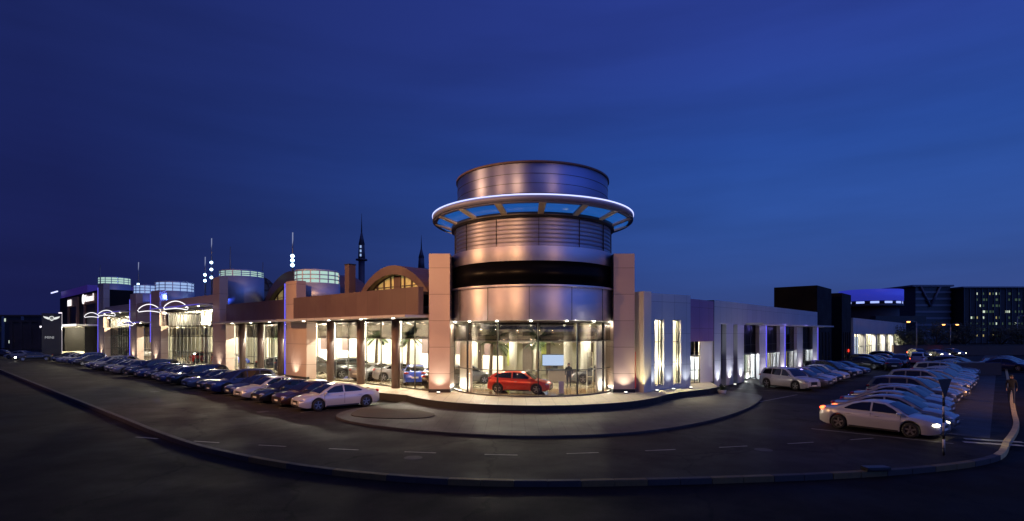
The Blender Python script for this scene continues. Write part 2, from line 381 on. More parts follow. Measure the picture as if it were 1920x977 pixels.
# corner pavement round the terrace
isl = catmull([(-7.2, 33.4), (-9.2, 30.6), (-8.8, 27.6), (-5, 24.6), (0, 22.9), (4.5, 23.4), (8.3, 25.6), (12, 29.3), (15.4, 34.0), (17.3, 38.2), (15.6, 41.5)], 6)
g = MB(); g.prism(isl+[(5, 44), (-5, 44)], -.1, .10, 0, 1)
tag(g.build('pavement', ['paving', 'kerb_b']), kind='structure')
bed = catmull([(-8.6, 30.9), (-8.4, 28.4), (-6.4, 27.4), (-4.4, 27.6), (-4.2, 29.0), (-6.0, 30.7), (-8.6, 30.9)], 6)[:-1]
g = MB(); g.prism(bed, .05, .135); tag(g.build('soil_bed', 'soil'), kind='structure')
# strip of pavement beside the road on the right
g = MB(); a = Vector((19.8, 23.0, 0)); o_ = Vector((-.7436, .6686, 0))
q = [a-o_*.35, a+dR*150-o_*.35, a+dR*150+o_*1.6, a+o_*1.6]
g.prism([(p.x, p.y) for p in q], -.05, .004); tag(g.build('roadside_path', 'paving'), kind='structure')
# painted lines
g = MB()
def line(a, b, w, z=.006):
    a = Vector((*a, 0)); b = Vector((*b, 0)); d = (b-a).normalized(); n = Vector((-d.y, d.x, 0))*w/2
    g.face([(*(a+n).xy, z), (*(b+n).xy, z), (*(b-n).xy, z), (*(a-n).xy, z)])
for k in range(26):                                  # bays by the long wing
    p = PL(2.0+2.7*k-1.35, -3.3); q = PL(2.0+2.7*k-1.35, -8.4); line(p.xy, q.xy, .09)
for k in range(8):
    p = PR(2+2.7*k-1.35, -1.6); q = PR(2+2.7*k-1.35, -6.6); line(p.xy, q.xy, .09)
for k in range(28):
    p = Vector((16.6, 24.4, 0))+dR*(2.7*k-1.35); line((p-iR*-2.5).xy, (p-iR*2.6).xy, .09, .008)
for x in range(-16, 15, 3): line((x, 19.6+abs(x)*.12+(x*x)*.006), (x+1.2, 19.6+abs(x+1.2)*.12+((x+1.2)**2)*.006), .09)
for k in range(2):
    p = Vector((18.3, 22.0, 0))+dR*.9*k; line((p.x, p.y), (p.x+1.75, p.y-.75), .34, .010)
line((14.9, 34.0), (20.5, 39.0), .1, .007)
tag(g.build('road_markings', 'paint', norm=False), kind='structure')
g = MB()
for k in range(12): line((-30+6*k, 11.2), (-27.6+6*k, 11.2), .12, -.132)
line((-60, 6.4), (60, 6.4), .12, -.132)
tag(g.build('road_lane_lines', 'paint', norm=False), kind='structure')

g = MB()
for x, y in ((-3.5, 19.2), (9.5, 20.5), (-14, 30.5), (19.5, 33.5), (-27, 41)):
    g.cyl(x, y, .33, -.01, .008, 20); g.cyl(x, y, .27, -.01, .012, 20)
o = g.build('manhole_covers', 'kerb_b'); tag(o, kind='structure')
# terrace on which the showroom stands
ter = [tuple(PL(t, -2.3)[:2]) for t in (138, 90, 60, 40, 20, 8)]
ter += [tuple(PL(3.2, -2.35)[:2])]
for i in range(27):
    a = R(208+ (330-208)*i/26); ter.append((TC[0]+9.2*math.cos(a), TC[1]+9.4*math.sin(a)))
ter += [(11.2, 36.2), (13.9, 38.3), (15.1, 39.6), (16.0, 43.6), (13, 50), (-6, 62)] + [tuple(PL(138, 14)[:2])]
g = MB(); g.prism(ter, -.05, .5, 0, 1)
tag(g.build('terrace_pavement', ['terrace', 'plinth']), kind='structure')

# ---------------------------------------------------------------- corner tower
T = thing('corner_tower', 'round metal-clad corner tower with glowing ring canopy above a curved showroom window', 'tower', (*TC, 0))
def drum(name, r, z0, z1, m, th=.25, parent=T, a0=0, a1=360, rt=None):
    return MB().ring(0, 0, r-th, r, z0, z1, a0, a1, 96, r0t=(rt-th if rt else None), r1t=rt).build(name, m, parent)
drum('lower_metal_band', 5.75, 5.22, 7.28, 'metal')
b = MB()
for a in range(-180, 1, 27):
    t = R(a+5); MB().box(5.74, 5.765, -.012, .012, 5.22, 7.28, mx=Matrix.Rotation(t, 4, 'Z')).build('band_seam', 'seam', T)
b.bm.free()
drum('trim_ring', 5.92, 7.28, 7.40, 'metal', .6)
drum('dark_glass_band', 5.62, 7.40, 8.88, 'black_glass')
drum('upper_metal_band', 5.70, 8.88, 9.78, 'metal')
b = MB()
for i in range(7):
    z0 = 9.78+i*.26; b.ring(0, 0, 5.2, 5.54, z0, z0+.242, n=96, r1t=5.52)
b.ring(0, 0, 5.1, 5.44, 9.78, 11.6, n=96)
b.build('louvre_band', 'metal_b', T)
for a in (-164, -143, -116, -88, -60, -35, -12): MB().box(5.4, 5.575, -.014, .014, 9.79, 11.6, mx=Matrix.Rotation(R(a), 4, 'Z')).build('louvre_seam', 'seam', T)
drum('canopy_collar', 5.75, 11.55, 11.85, 'black', .5)
b = MB().ring(0, 0, 6.93, 7.05, 12.20, 12.58, n=120); b.ring(0, 0, 6.72, 6.95, 12.12, 12.24, n=96); b.build('canopy_rim', 'rim_metal', T)
MB().ring(0, 0, 7.05, 7.09, 12.53, 12.60, n=120).build('light_line', 'led_w', T)
b = MB().ring(0, 0, 5.72, 5.75, 11.84, 12.20, n=96, r0t=6.84, r1t=6.86)
b.build('canopy_glass', 'glass_b', T)
for i in range(16):
    a = -90+3+i*22.5
    b = MB(); mx = Matrix.Rotation(R(a), 4, 'Z')
    V = [mx @ Vector(p) for p in ((5.5, -.17, 11.62), (5.5, .17, 11.62), (6.9, .22, 12.10), (6.9, -.22, 12.10), (5.5, -.17, 12.1), (5.5, .17, 12.1), (6.95, .22, 12.38), (6.95, -.22, 12.38))]
    v = [b.bm.verts.new(p) for p in V]
    for q in ((0, 1, 2, 3), (4, 7, 6, 5), (0, 4, 5, 1), (2, 6, 7, 3), (0, 3, 7, 4), (1, 5, 6, 2)): b.bm.faces.new([v[k] for k in q])
    b.build('canopy_bracket', 'cream', T)
MB().ring(0, 0, .02, 6.95, 12.42, 12.5, n=96).build('canopy_top', 'drum', T)
drum('top_drum', 5.32, 12.5, 14.95, 'metal_t', .15)
b = MB()
for z in (13.1, 13.7, 14.3): b.ring(0, 0, 5.30, 5.335, z, z+.02, n=96)
b.build('drum_joints', 'seam', T)
drum('coping', 5.42, 14.95, 15.08, 'clad_red', .5)
MB().ring(0, 0, .02, 5.2, 12.9, 13.0, n=64).build('roof', 'black', T)
# curved shopfront
F = [-141.6+26.6*i for i in range(5)]
w = MB().ring(0, 0, 5.50, 5.60, .5, .60, -180, 0, 72)
w.ring(0, 0, 5.50, 5.60, 5.08, 5.2, -180, 0, 72).ring(0, 0, 5.53, 5.58, 2.10, 2.15, -180, 0, 72).ring(0, 0, 5.53, 5.58, 3.90, 3.95, -180, 0, 72)
w.build('window_frame', 'frame', T)
for a in [-176]+F+[-4]:
    MB().box(5.50, 5.60, -.035, .035, .60, 5.08, mx=Matrix.Rotation(R(a), 4, 'Z')).build('mullion', 'black', T)
edges = [-180]+F+[0]
for a, c in zip(edges, edges[1:]):
    MB().ring(0, 0, 5.545, 5.56, .6, 3.9, a+.5, c-.5, 12).build('window_pane', 'glass', T)
    MB().ring(0, 0, 5.545, 5.56, 3.95, 5.08, a+.5, c-.5, 12).build('upper_pane', 'glass_t', T)
for a0, a1 in ((-184, -143), (-37, 4)):
    MB().ring(0, 0, 5.08, 5.16, .55, 5.2, a0, a1, 20).build('curved_inner_wall', 'white', T)
for a in (-176, -167, -158, -149, -31, -22, -13, -4):  # added lights without fittings, brightening the curved inner wall
    light('POINT', 'inner_wall_fill', (TC[0]+5.38*math.cos(R(a)), TC[1]+5.38*math.sin(R(a)), 4.9), 34, (1, .93, .80), .04)
    light('POINT', 'inner_wall_fill', (TC[0]+5.38*math.cos(R(a)), TC[1]+5.38*math.sin(R(a)), .75), 24, (1, .93, .80), .04)
MB().ring(0, 0, 5.3, 5.5, 5.22, 5.30, -180, 0, 64).build('ceiling_edge', 'cream', T)
for x in (-6.95, 5.27):
    b = MB().box(x, x+1.4, -2.9, .4, .5, 9.7); b.build('flank_pillar', 'clad', T, bevel=.02)
    MB().box(x-.03, x+1.43, -2.93, -.5, .5, .72).build('pillar_base', 'plinth', T)
MB().box(6.72, 6.74, -2.93, -2.87, .8, 3.2).build('red_light_edge', emit('red_edge', (.9, .03, .05), .5), T)

# open-plan showroom shell behind the tower and the long wing
SH = thing('long_showroom_wing', 'long brown-clad showroom wing running back beside the corner tower with tall lit windows', 'building', (*P0.xy, 0), A_L)
def tl(p): q = Vector((p[0], p[1], 0))-P0; return (-q.dot(dL), q.dot(iL))
hall = [(-4.9, 47.8), (-4.9, 51.5), (10.2, 51.5), (10.2, 40.5), (7.0, 39.4), (6.9, 36.6)]
arc = [(TC[0]+5.45*math.cos(R(a)), TC[1]+5.45*math.sin(R(a))) for a in range(-25, -156, -10)]
out = [tl(p) for p in hall+arc]+[(-.2, 1.4), (-.4, .75), (-91.5, .75), (-91.5, 10), (-6.5, 10)]
MB().prism(out, .505, .53, 0).build('floor', 'floor', SH)
MB().prism([(x, y) for x, y in out if y > -9e9], 5.30, 5.42, 0).build('ceiling', 'ceiling', SH)
b = MB().box(-91.5, -36.6, .9, 10, 7.3, 7.45); b.build('high_ceiling', 'ceiling', SH)
def wallseg(b, p, q, z0, z1, th=.15):
    p = Vector((*p, 0)); q = Vector((*q, 0)); d = (q-p); L_ = d.length; a = math.atan2(d.y, d.x)
    b.box(0, L_, 0, th, z0, z1, mx=Matrix.Translation(p) @ Matrix.Rotation(a, 4, 'Z'))
b = MB(); wallseg(b, (-91.5, 10), (-6.6, 10), .5, 7.4); b.build('back_wall', 'cream', SH)
H = thing('tower_hall', 'deep cream hall seen through the curved tower window with columns and dark doorways', 'room')
b = MB(); wallseg(b, (-4.9, 51.5), (10.2, 51.5), .5, 5.4); wallseg(b, (10.3, 51.5), (10.3, 40.5), .5, 5.4); wallseg(b, (-5.0, 47.8), (-5.0, 51.5), .5, 5.4); b.build('wall', 'cream', H)
poly = [(TC[0]+5.4*math.cos(R(a)), TC[1]+5.4*math.sin(R(a))) for a in range(-170, -9, 8)]
MB().prism(poly, .531, .545).build('tan_floor', 'floor_tan', H)
for x, y, r in ((-3.2, 46.0, .3), (.1, 46.5, .34), (2.2, 47.2, .34), (4.7, 45.6, .36), (5.9, 43.4, .42), (7.2, 45, .35)):
    MB().cyl(x, y, r, .53, 5.3, 32).build('column', 'white', H)
for x0, x1 in ((-3.9, -2.9), (-2.2, -.9), (1.0, 1.9), (3.2, 3.6), (6.6, 7.6)):
    MB().box(x0, x1, 50.7, 51.3, .53, 4.6).build('dark_doorway', 'taupe', H)
for x0 in (-.45, 2.45, 8.1):
    MB().box(x0, x0+.75, 50.6, 50.7, 1.4, 3.9).build('wall_poster', 'poster', H)
MB().box(-4.8, 10.1, 48.9, 50.3, 3.55, 4.15).build('mezzanine_edge', 'taupe', H)
MB().box(-2.5, 5.0, 44.2, 45.2, 4.75, 5.25).build('ceiling_bulkhead', 'black', H)
MB().ring(TC[0], TC[1], 4.2, 4.75, 5.02, 5.22, -135, -62, 40).build('light_rail', 'black', H)

# windows, columns and pillars of the wing (local x = -t)
def bay(t0, t1, z1, tint=4.0, mid=2.0, step=1.5, y=.62):
    w = MB(); x0, x1 = -t1, -t0
    w.box(x0, x1, y, y+.1, .5, .60); w.box(x0, x1, y, y+.1, z1-.1, z1)
    w.box(x0, x1, y+.02, y+.07, mid, mid+.05); w.box(x0, x1, y+.02, y+.07, tint, tint+.06)
    n = max(1, round((t1-t0)/step))
    for i in range(n+1):
        x = x0+(x1-x0)*i/n; e = .03
        for a, c in ((.60, mid), (mid+.05, tint), (tint+.06, z1-.1)): w.box(max(x0, x-e), min(x1, x+e), y+.01, y+.08, a, c)
    f = w.build('window', 'frame', SH)
    MB().box(x0, x1, y+.04, y+.05, .60, tint).build('pane', 'glass', f)
    MB().box(x0, x1, y+.04, y+.05, tint+.06, z1-.1).build('pane', 'glass_t' if z1 < 6 else 'glass_t2', f)
cols = [3.9, 8.4, 12.9]; ed = [.6]+cols+[15.6]
for a, c in zip(ed, ed[1:]): bay(a+(.3 if a != .6 else 0), c-.3 if c != 15.6 else c, 5.45, step=1.9)
cols2 = [21.8, 26.2, 30.6]; ed = [19.5]+cols2+[33.2]
for a, c in zip(ed, ed[1:]): bay(a+(.3 if a != 19.5 else 0), c-.3 if c != 33.2 else c, 5.45, step=1.9)
for t in cols+cols2: MB().cyl(-t, .35, .31, .5, 5.45, 28).build('column', 'clad_red', SH)
bay(36.9, 55.5, 7.3, step=1.45); bay(60, 67, 5.85, step=1.6); bay(70.6, 87, 7.3, step=1.5)
for t0, t1, zt in ((15.6, 19.4, 9.06), (33.2, 36.9, 10.6), (55.5, 60, 10.3), (67, 70.6, 10.4), (87, 91.5, 13.2)):
    u = t0+(t1-t0)*(.48 if t0 < 50 else .15)
    MB().extr([(-t1, .5), (-t0, .5), (-t0, 5.44), (-u, 5.44), (-u, zt), (-t1, zt)], -.35, .55).build('pillar', 'clad', SH, bevel=.02)
    MB().box(-t1+.1, -t0-.1, .56, 9.8, 5.5, 7.0).build('link_roof', 'black', SH)
    MB().box(-t1-.03, -t0+.03, -.38, -.1, .505, .70).build('pillar_base', 'plinth', SH)
for t, z0, z1 in ((19.47, .75, 8.9), (60.07, 3.2, 9.9), (70.67, .75, 9.6), (91.57, .75, 12.6)):
    MB().box(-t-.05, -t, -.42, -.34, z0, z1).build('light_strip', 'led_blue', SH)
for t0, t1, z0, z1, m in ((.1, 17.4, 5.64, 7.5, 'clad_red'), (19.4, 33.2, 5.64, 7.5, 'clad_red'), (36.9, 55.5, 7.85, 8.75, 'clad'), (60, 67, 6.15, 8.9, 'clad'), (70.6, 87, 8.05, 8.95, 'clad')):
    MB().box(-t1, -t0, -.62 if t0 < 1 else -.3, .1 if t0 > 1 else -.2, z0, z1).build('fascia', m, SH, bevel=.015)
    MB().box(-t1, -t0, .1 if t0 > 1 else -.2, 9.9, z1-.5, z1-.3).build('roof', 'black', SH)
for t0, t1, z in ((.1, 18.5, 5.46), (19.4, 33.9, 5.46), (36.9, 55.4, 7.55), (60, 67.6, 5.9), (70.6, 87, 7.7)):
    MB().box(-t1, -t0, -1.7, .6, z, z+.16).build('canopy', 'clad_w', SH)
    if t0 > 30: MB().box(-t1, -t0, -1.73, -1.70, z+.02, z+.14).build('light_strip', emit('blue_edge', (.16, .12, .8), .55), SH)
b = MB(); b.box(-55.5, -36.9, .1, .6, 7.3, 7.85); b.box(-67, -60, .1, .6, 5.86, 6.15); b.box(-87, -70.6, .1, .6, 7.3, 8.05)
b.box(-33.2, -19.4, -.2, .7, 5.45, 5.64); b.box(-15.6, -.1, -.2, .7, 5.62, 5.70); b.build('header', 'clad_red', SH)
# barrel roofs with glazed gables
def gable(tc, half, z0, rise, nm='arched_roof', yo=0):
    n = 26; hw = half; pts = [(hw*(1-2*i/n), rise*(1-(1-2*i/n)**2)**.85) for i in range(n+1)]
    outer = [(-tc+x, z0+z) for x, z in pts]; inner = [(-tc+x*.86, z0+z*.70) for x, z in pts]
    poly = outer+inner[::-1]
    a = MB()
    for i in range(n):
        q = [outer[i], outer[i+1], inner[i+1], inner[i]]
        a.extr(q, yo+1.4, yo+1.9)
        q2 = [outer[i], outer[i+1], (outer[i+1][0], outer[i+1][1]-.15), (outer[i][0], outer[i][1]-.15)]
        a.extr(q2, yo+1.9, yo+8)
    f = a.build(nm, 'clad_red', SH)
    m_ = MB(); m_.extr(inner, yo+2.1, yo+2.15); m_.build('gable_glazing', 'win_g', f)
    m_ = MB()
    for x in (-.6, -.4, -.2, 0, .2, .4, .6):
        zt = z0+rise*.68*(1-(x/.86)**2)**.85
        wd = .42 if x == 0 else .05
        m_.box(-tc+x*hw-wd, -tc+x*hw+wd, yo+1.98, yo+2.08, z0, zt)
    m_.box(-tc-hw*.8, -tc+hw*.8, yo+2.0, yo+2.06, z0+rise*.3, z0+rise*.3+.06)
    m_.build('gable_mullions', 'clad_red', f)
M['win_g'] = mat('gable_glass', (.5, .45, .2), .3, var=.5, vscale=1.2, emis=(.75, .6, .22), estr=.22)
gable(6.0, 4.4, 7.3, 2.25); gable(30, 7.4, 7.3, 4.0, yo=3.8)
# small round drums behind the pillars
def small_drum(t, inn, r, z0, zb, zt, mb):
    p = tl(PL(t, inn)[:2])
    b = MB().cyl(p[0], p[1], r, z0, zb, 48); f = b.build('round_tower', 'drum', SH)
    MB().ring(p[0], p[1], r-.2, r-.1, zb, zt, n=40).build('lit_glazing', mb, f)
    b = MB()
    for z in (zb, (zb*2+zt)/3, (zb+2*zt)/3, zt): b.ring(p[0], p[1], r-.12, r-.02, z-.045, z+.045, n=40)
    for k in range(16):
        b.box(r-.12, r-.03, -.05, .05, zb, zt, mx=Matrix.Translation((p[0], p[1], 0)) @ Matrix.Rotation(2*math.pi*k/16, 4, 'Z'))
    b.cyl(p[0], p[1], r-.1, zt+.03, zt+.12, 40)
    b.build('glazing_bars', 'drum', f)
small_drum(20, 3, 2.08, 7, 9.05, 10.2, 'band'); small_drum(38, 3.2, 2.4, 7, 10.95, 11.6, 'band')
small_drum(62, 3.2, 2.5, 7, 10.5, 11.8, 'band_b'); small_drum(76, 3.2, 1.9, 7, 10.9, 12.2, 'band_b'); small_drum(97, 3.2, 2.6, 8, 13.7, 14.9, 'band')
# far end block of the wing, dark panels and a lit entrance
E = thing('dark_end_block', 'dark two-storey block at the far end of the long wing with a white entrance canopy', 'building', (*P0.xy, 0), A_L)
MB().box(-132, -125, 0, 6, .5, 6.1).build('wall', 'clad_k', E); MB().box(-106, -91.7, .2, 6, .5, 6.1).build('wall', 'clad_k', E); MB().box(-132, -91.7, .2, 12, 6.1, 12.4).build('wall', 'clad_k', E)
for t0, t1 in ((93.5, 105), (111, 121)):
    b = MB(); z0, z1 = 6.2, 11.9
    b.box(-t1, -t0, -.15, .2, 10.0, z1); b.box(-t1, -t1+1.1, -.15, .2, z0, 10.0); b.box(-t0-1.1, -t0, -.15, .2, z0, 10.0); b.build('panel_frame', mat('orange_panel', (.38, .17, .07), .5, var=.1), E)
    MB().box(-t1+1.1, -t0-1.1, .1, .19, z0, 10).build('window', 'black_glass', E)
MB().box(-131, -92, -3.4, .2, 5.75, 6.08).build('entrance_canopy', 'white', E)
MB().box(-131, -92, -3.46, -3.4, 5.74, 6.10).build('canopy_light', emit('canopy_light', (1, .96, 1), 1.7), E)
b = MB().box(-125, -106, 4.5, 4.7, .5, 5.74); b.box(-106, -105.8, .2, 4.5, .5, 5.74); b.build('entrance_wall', 'cream', E)
MB().box(-111.5, -106.1, 3.9, 4.4, .5, 5.4).build('glass_door', 'black_glass', E)
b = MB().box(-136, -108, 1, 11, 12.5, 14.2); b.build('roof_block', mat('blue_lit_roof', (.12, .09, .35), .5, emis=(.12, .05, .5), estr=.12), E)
MB().box(-141, -133, -.2, 0, 14.0, 14.25).build('roof_light', emit('roof_light', (.6, .62, 1), 1.6), E)
# lettering on the block
def text(s, size, name, m, parent, loc, rot, label=None, ext=.04):
    c = bpy.data.curves.new(name, 'FONT'); c.body = s; c.size = size; c.extrude = ext; c.align_x = 'CENTER'; c.align_y = 'CENTER'
    o = bpy.data.objects.new(name, c); COL.objects.link(o)
    dg = bpy.context.evaluated_depsgraph_get(); me = bpy.data.meshes.new_from_object(o.evaluated_get(dg))
    bpy.data.objects.remove(o); me.materials.clear(); me.materials.append(M[m])
    o = bpy.data.objects.new(name, me); COL.objects.link(o); o.parent = parent; o.location = loc; o.rotation_euler = rot; return o
text('Motorrad', 1.9, 'sign_lettering', 'neon', E, (-99.6, -.25, 11.1), (R(90), 0, 0))
MB().cyl(0, 0, .95, -.03, .03, 32).build('round_emblem', 'neon', E).location = (-104.6, -.25, 11.1)
text('MINI', 1.9, 'sign_lettering', 'neon', E, (-118.2, -.25, 10.8), (R(90), 0, 0))
for o in E.children:
    if o.name.startswith('round_emblem'): o.rotation_euler = (R(90), 0, 0)

# ---------------------------------------------------------------- short wing to the right of the tower
PW = thing('slit_window_block', 'silver panelled block beside the tower with two tall narrow lit windows', 'building', (9.3, 36.8, 0), math.atan2(2.4, 3.6))
b = MB(); zt, zs, zb = 7.15, 5.35, .85
xs = [0, .58, 1.5, 2.44, 3.29, 4.33]
for a, c in ((0, .58), (1.5, 2.44), (3.29, 4.33)): b.box(a, c, 0, .4, .5, zs)
b.box(0, 4.33, 0, .4, zs, zt); b.box(.58, 1.5, 0, .4, .5, zb); b.box(2.44, 3.29, 0, .4, .5, zb); b.box(4.0, 4.33, .4, 3, .5, zt)
b.build('wall', 'clad_w', PW)
for a, c in ((.58, 1.5), (2.44, 3.29)):
    w = MB(); w.box(a, a+.05, .2, .3, zb, zs); w.box(c-.05, c, .2, .3, zb, zs); w.box(a+.62, a+.66, .2, .3, zb, zs)
    for z in (zb, 2.35, 3.8, zs-.06): w.box(a+.05, c-.05, .21, .29, z, z+.05)
    f = w.build('window', 'frame', PW); MB().box(a+.05, c-.05, .24, .25, zb, zs).build('pane', 'glass', f)
MB().box(0, 4.0, 1.1, 1.2, .5, 6).build('blind', 'white', PW)
MB().box(.0, 4.0, .4, 1.1, 5.9, 6.0).build('ceiling', 'ceiling', PW)
b = MB().box(-1.05, -.32, -.5, .6, .5, 7.2); b.build('end_fin', 'cream', PW, bevel=.02)
MB().box(-.32, 0, .1, 3, .5, 7.0).build('shadow_gap', 'clad_k', PW)
MB().box(0, 4.33, .4, 5, 6.7, 6.85).build('roof', 'black', PW)

LN = thing('glass_entrance_link', 'recessed glass doorway with a red-lit overhang between the silver blocks', 'entrance')
MB().prism([(13.05, 40.2), (14.75, 42.0), (16.3, 43.85), (15, 46.5), (11.6, 42.4)], 3.8, 7.0).build('overhang', mat('red_lit_cladding', (.33, .16, .30), .4, brick=(1.2, 1.6, .01, (0, 2))), LN)  # red light on the overhang is put into its base colour
b = MB(); wallseg(b, (14.9, 42.95), (16.35, 44.1), .5, 3.8); b.build('side_wall', 'white', LN)
b = MB(); wallseg(b, (12.4, 41.6), (14.9, 42.95), .5, .56, .08); wallseg(b, (12.4, 41.6), (14.9, 42.95), 1.5, 1.56, .08); wallseg(b, (12.4, 41.6), (14.9, 42.95), 2.65, 2.71, .08)
d = Vector((2.5, 1.35, 0)).normalized()
for s in (0, .9, 1.6, 2.25, 2.8):
    p = Vector((12.4, 41.6, 0))+d*s; b.cyl(p.x, p.y+.04, .035, .5, 3.8, 8)
b.build('door_frame', 'frame', LN)
b = MB(); wallseg(b, (12.4, 41.63), (14.9, 42.98), .5, 3.8, .01); b.build('door_glass', 'glass', LN)
b = MB(); wallseg(b, (11.8, 43.2), (14.6, 44.9), .5, 3.8, .1); b.build('inner_wall', 'white', LN)

RW = thing('right_showroom_wing', 'silver-blue showroom wing with tall dark windows lit at the bottom behind the white SUV', 'building', (*R0.xy, 0), A_R)
ops = [(1.47, 2.65), (4.26, 5.3), (6.9, 11.15), (13.4, 17.8), (19.7, 24.3), (26.6, 31.2)]
x = 0
for a, c in ops+[(33.5, 33.5)]:
    MB().box(x, a, 0, .7, 0, 5.2).build('pier', 'clad_w', RW, bevel=.015); x = c
MB().box(0, 33.5, -.004, .7, 5.2, 7.12).build('fascia', 'clad_w', RW, bevel=.015)
MB().box(7.5, 35.2, -1.5, -.004, 5.22, 5.38).build('canopy', 'clad_w', RW)
MB().box(0, 33.5, .7, 12, 6.7, 6.9).build('roof', 'black', RW)
b = MB().box(0, 33.5, 4.6, 4.8, 0, 6.7); b.box(0, 33.5, .7, 4.6, -.02, .03); b.build('inner_wall', 'white', RW)
MB().box(0, 33.4, .7, 4.6, 2.46, 2.6).build('mezzanine_floor', 'taupe', RW)
for i, (a, c) in enumerate(ops):
    w = MB(); y = .35; lo = .1 if i > 1 else .5
    w.box(a, a+.07, y, y+.1, lo, 5.2); w.box(c-.07, c, y, y+.1, lo, 5.2); w.box(a+.07, c-.07, y, y+.1, lo, lo+.1)
    if i > 1:
        for k in (1, 2): X = a+(c-a)*k/3; w.box(X-.04, X+.04, y, y+.1, lo+.1, 5.2)
        w.box(a+.07, c-.07, y-.01, y+.11, 2.42, 2.62); w.box(a+.07, c-.07, y+.01, y+.09, 3.3, 3.36)
    f = w.build('window', 'black', RW)
    if i > 1:
        MB().box(a+.07, c-.07, y+.04, y+.05, lo+.1, 2.42).build('pane', 'glass', f)
        MB().box(a+.07, c-.07, y+.04, y+.05, 2.62, 5.2).build('dark_pane', 'black_glass' if i != 4 else 'glass_t', f)
    else: MB().box(a+.07, c-.07, y+.04, y+.05, lo+.1, 5.2).build('pane', 'black_glass', f)
for t in (13.15, 19.45, 33.62):
    MB().box(t-.06, t, -.07, -.006, .1, 5.2).build('light_strip', 'led_blue', RW)
for a, c, m in ((7.6, 8.3, 'screen'), (9.4, 10.1, 'screen'), (14.2, 15.3, 'win_w'), (21, 22, 'win_w'), (27.2, 28.0, 'win_y'), (29, 29.8, 'win_y')):
    MB().box(a, c, 2.6, 2.7, .4, 2.3).build('display_panel', m, RW)
for x in (16.6, 23, 30.6): MB().cyl(x, 1.6, .35, .03, 2.46, 20).build('inner_column', 'white', RW)
MB().box(20.2, 23.8, 4.4, 4.55, 2.7, 6).build('yellow_blind', 'win_y', RW)

BT = thing('dark_corner_block', 'tall black block rising behind the far end of the silver wing', 'building', (*R0.xy, 0), A_R)
MB().box(33.6, 41.5, .05, 5.2, 0, 10.55).build('wall', 'clad_k', BT, bevel=.02)
BT2 = thing('dark_corner_block', 'second narrower black block just beyond the tallest black block', 'building', (*R0.xy, 0), A_R)
MB().box(48.2, 54.8, .05, 7, 0, 10.4).build('wall', 'clad_k', BT2, bevel=.02)
for q in (BT, BT2):
    x0, x1 = (33.9, 41.2) if q is BT else (48.5, 54.5); 
    for k in range(4):
        X = x0+.5+(x1-x0)*k/4; MB().box(X, X+.75, -.02, .06, .2, 4.6).build('window', 'black_glass', q)
MB().box(52.0, 52.5, -.1, -.02, 1.6, 2.0).build('red_lamp', emit('red_lamp', (1, .04, .02), 2.2), BT2)
MB().box(41.5, 48.2, 3, 3.3, 0, 6).build('link_wall', 'clad_k', BT)

FW = thing('far_white_showroom', 'low white showroom with brightly lit glass front beyond the black blocks', 'building', (*R0.xy, 0), A_R)
MB().box(56, 121, 0, .8, 4.3, 6.9).build('fascia', 'clad_w', FW)
b = MB()
for t in (56, 66, 77, 88, 99, 110, 120): b.box(t, t+1.1, .0, .8, 0, 4.3)
b.build('pier', 'clad_w', FW)
b = MB().box(57.1, 121, 5, 5.2, 0, 6.8); b.box(57.1, 121, .8, 5, 0, .05); b.build('inner_wall', 'cream', FW)
MB().box(56, 121, .8, 12, 6.5, 6.7).build('roof', 'black', FW)
for t in (57.1, 67.1, 78.1, 89.1, 100.1, 111.1):
    w = MB(); 
    for k in range(5): w.box(t+k*2.1, t+k*2.1+.1, .4, .5, .05, 4.3)
    w.box(t, t+9, .4, .5, 2.2, 2.28); f = w.build('window', 'frame', FW)
    MB().box(t, t+8.8, .44, .45, .05, 4.3).build('pane', 'glass', f)
for t, m in ((60, 'white'), (70, 'wood'), (76, 'screen'), (84, 'white'), (95, 'screen'), (106, 'white')):
    MB().box(t, t+2.2, 3, 3.2, .05, 3.8).build('display_panel', m, FW)

T2 = thing('blue_lit_round_tower', 'distant round tower with a blue-lit top ring above the far white showroom', 'tower', (90.5, 137, 0))
b = MB().cyl(0, 0, 6, 0, 11, 48); b.build('shaft', 'far', T2)
MB().ring(0, 0, 6, 6.9, 11.0, 11.6, n=48).build('canopy_underside', 'office', T2)
M['bluelit'] = mat('blue_lit_drum', (.1, .12, .6), .4, emis=(.035, .05, .55), estr=.55)
MB().ring(0, 0, 6.4, 6.9, 12.4, 15.2, n=48).build('top_ring', 'bluelit', T2)
MB().ring(0, 0, 6, 6.6, 11.6, 12.4, n=48).build('recess', 'black', T2)
for k in range(14):
    a = -90+(k-7)*25.7
    MB().box(6.62, 6.68, -.9, .9, 11.75, 12.25, mx=Matrix.Rotation(R(a), 4, 'Z')).build('canopy_lamp', emit('canopy_lamp', (.35, .45, 1), 1.3), T2)
MB().box(-4, 8, -8, -6, 7.0, 8.6).build('sloping_roof', 'black', T2)

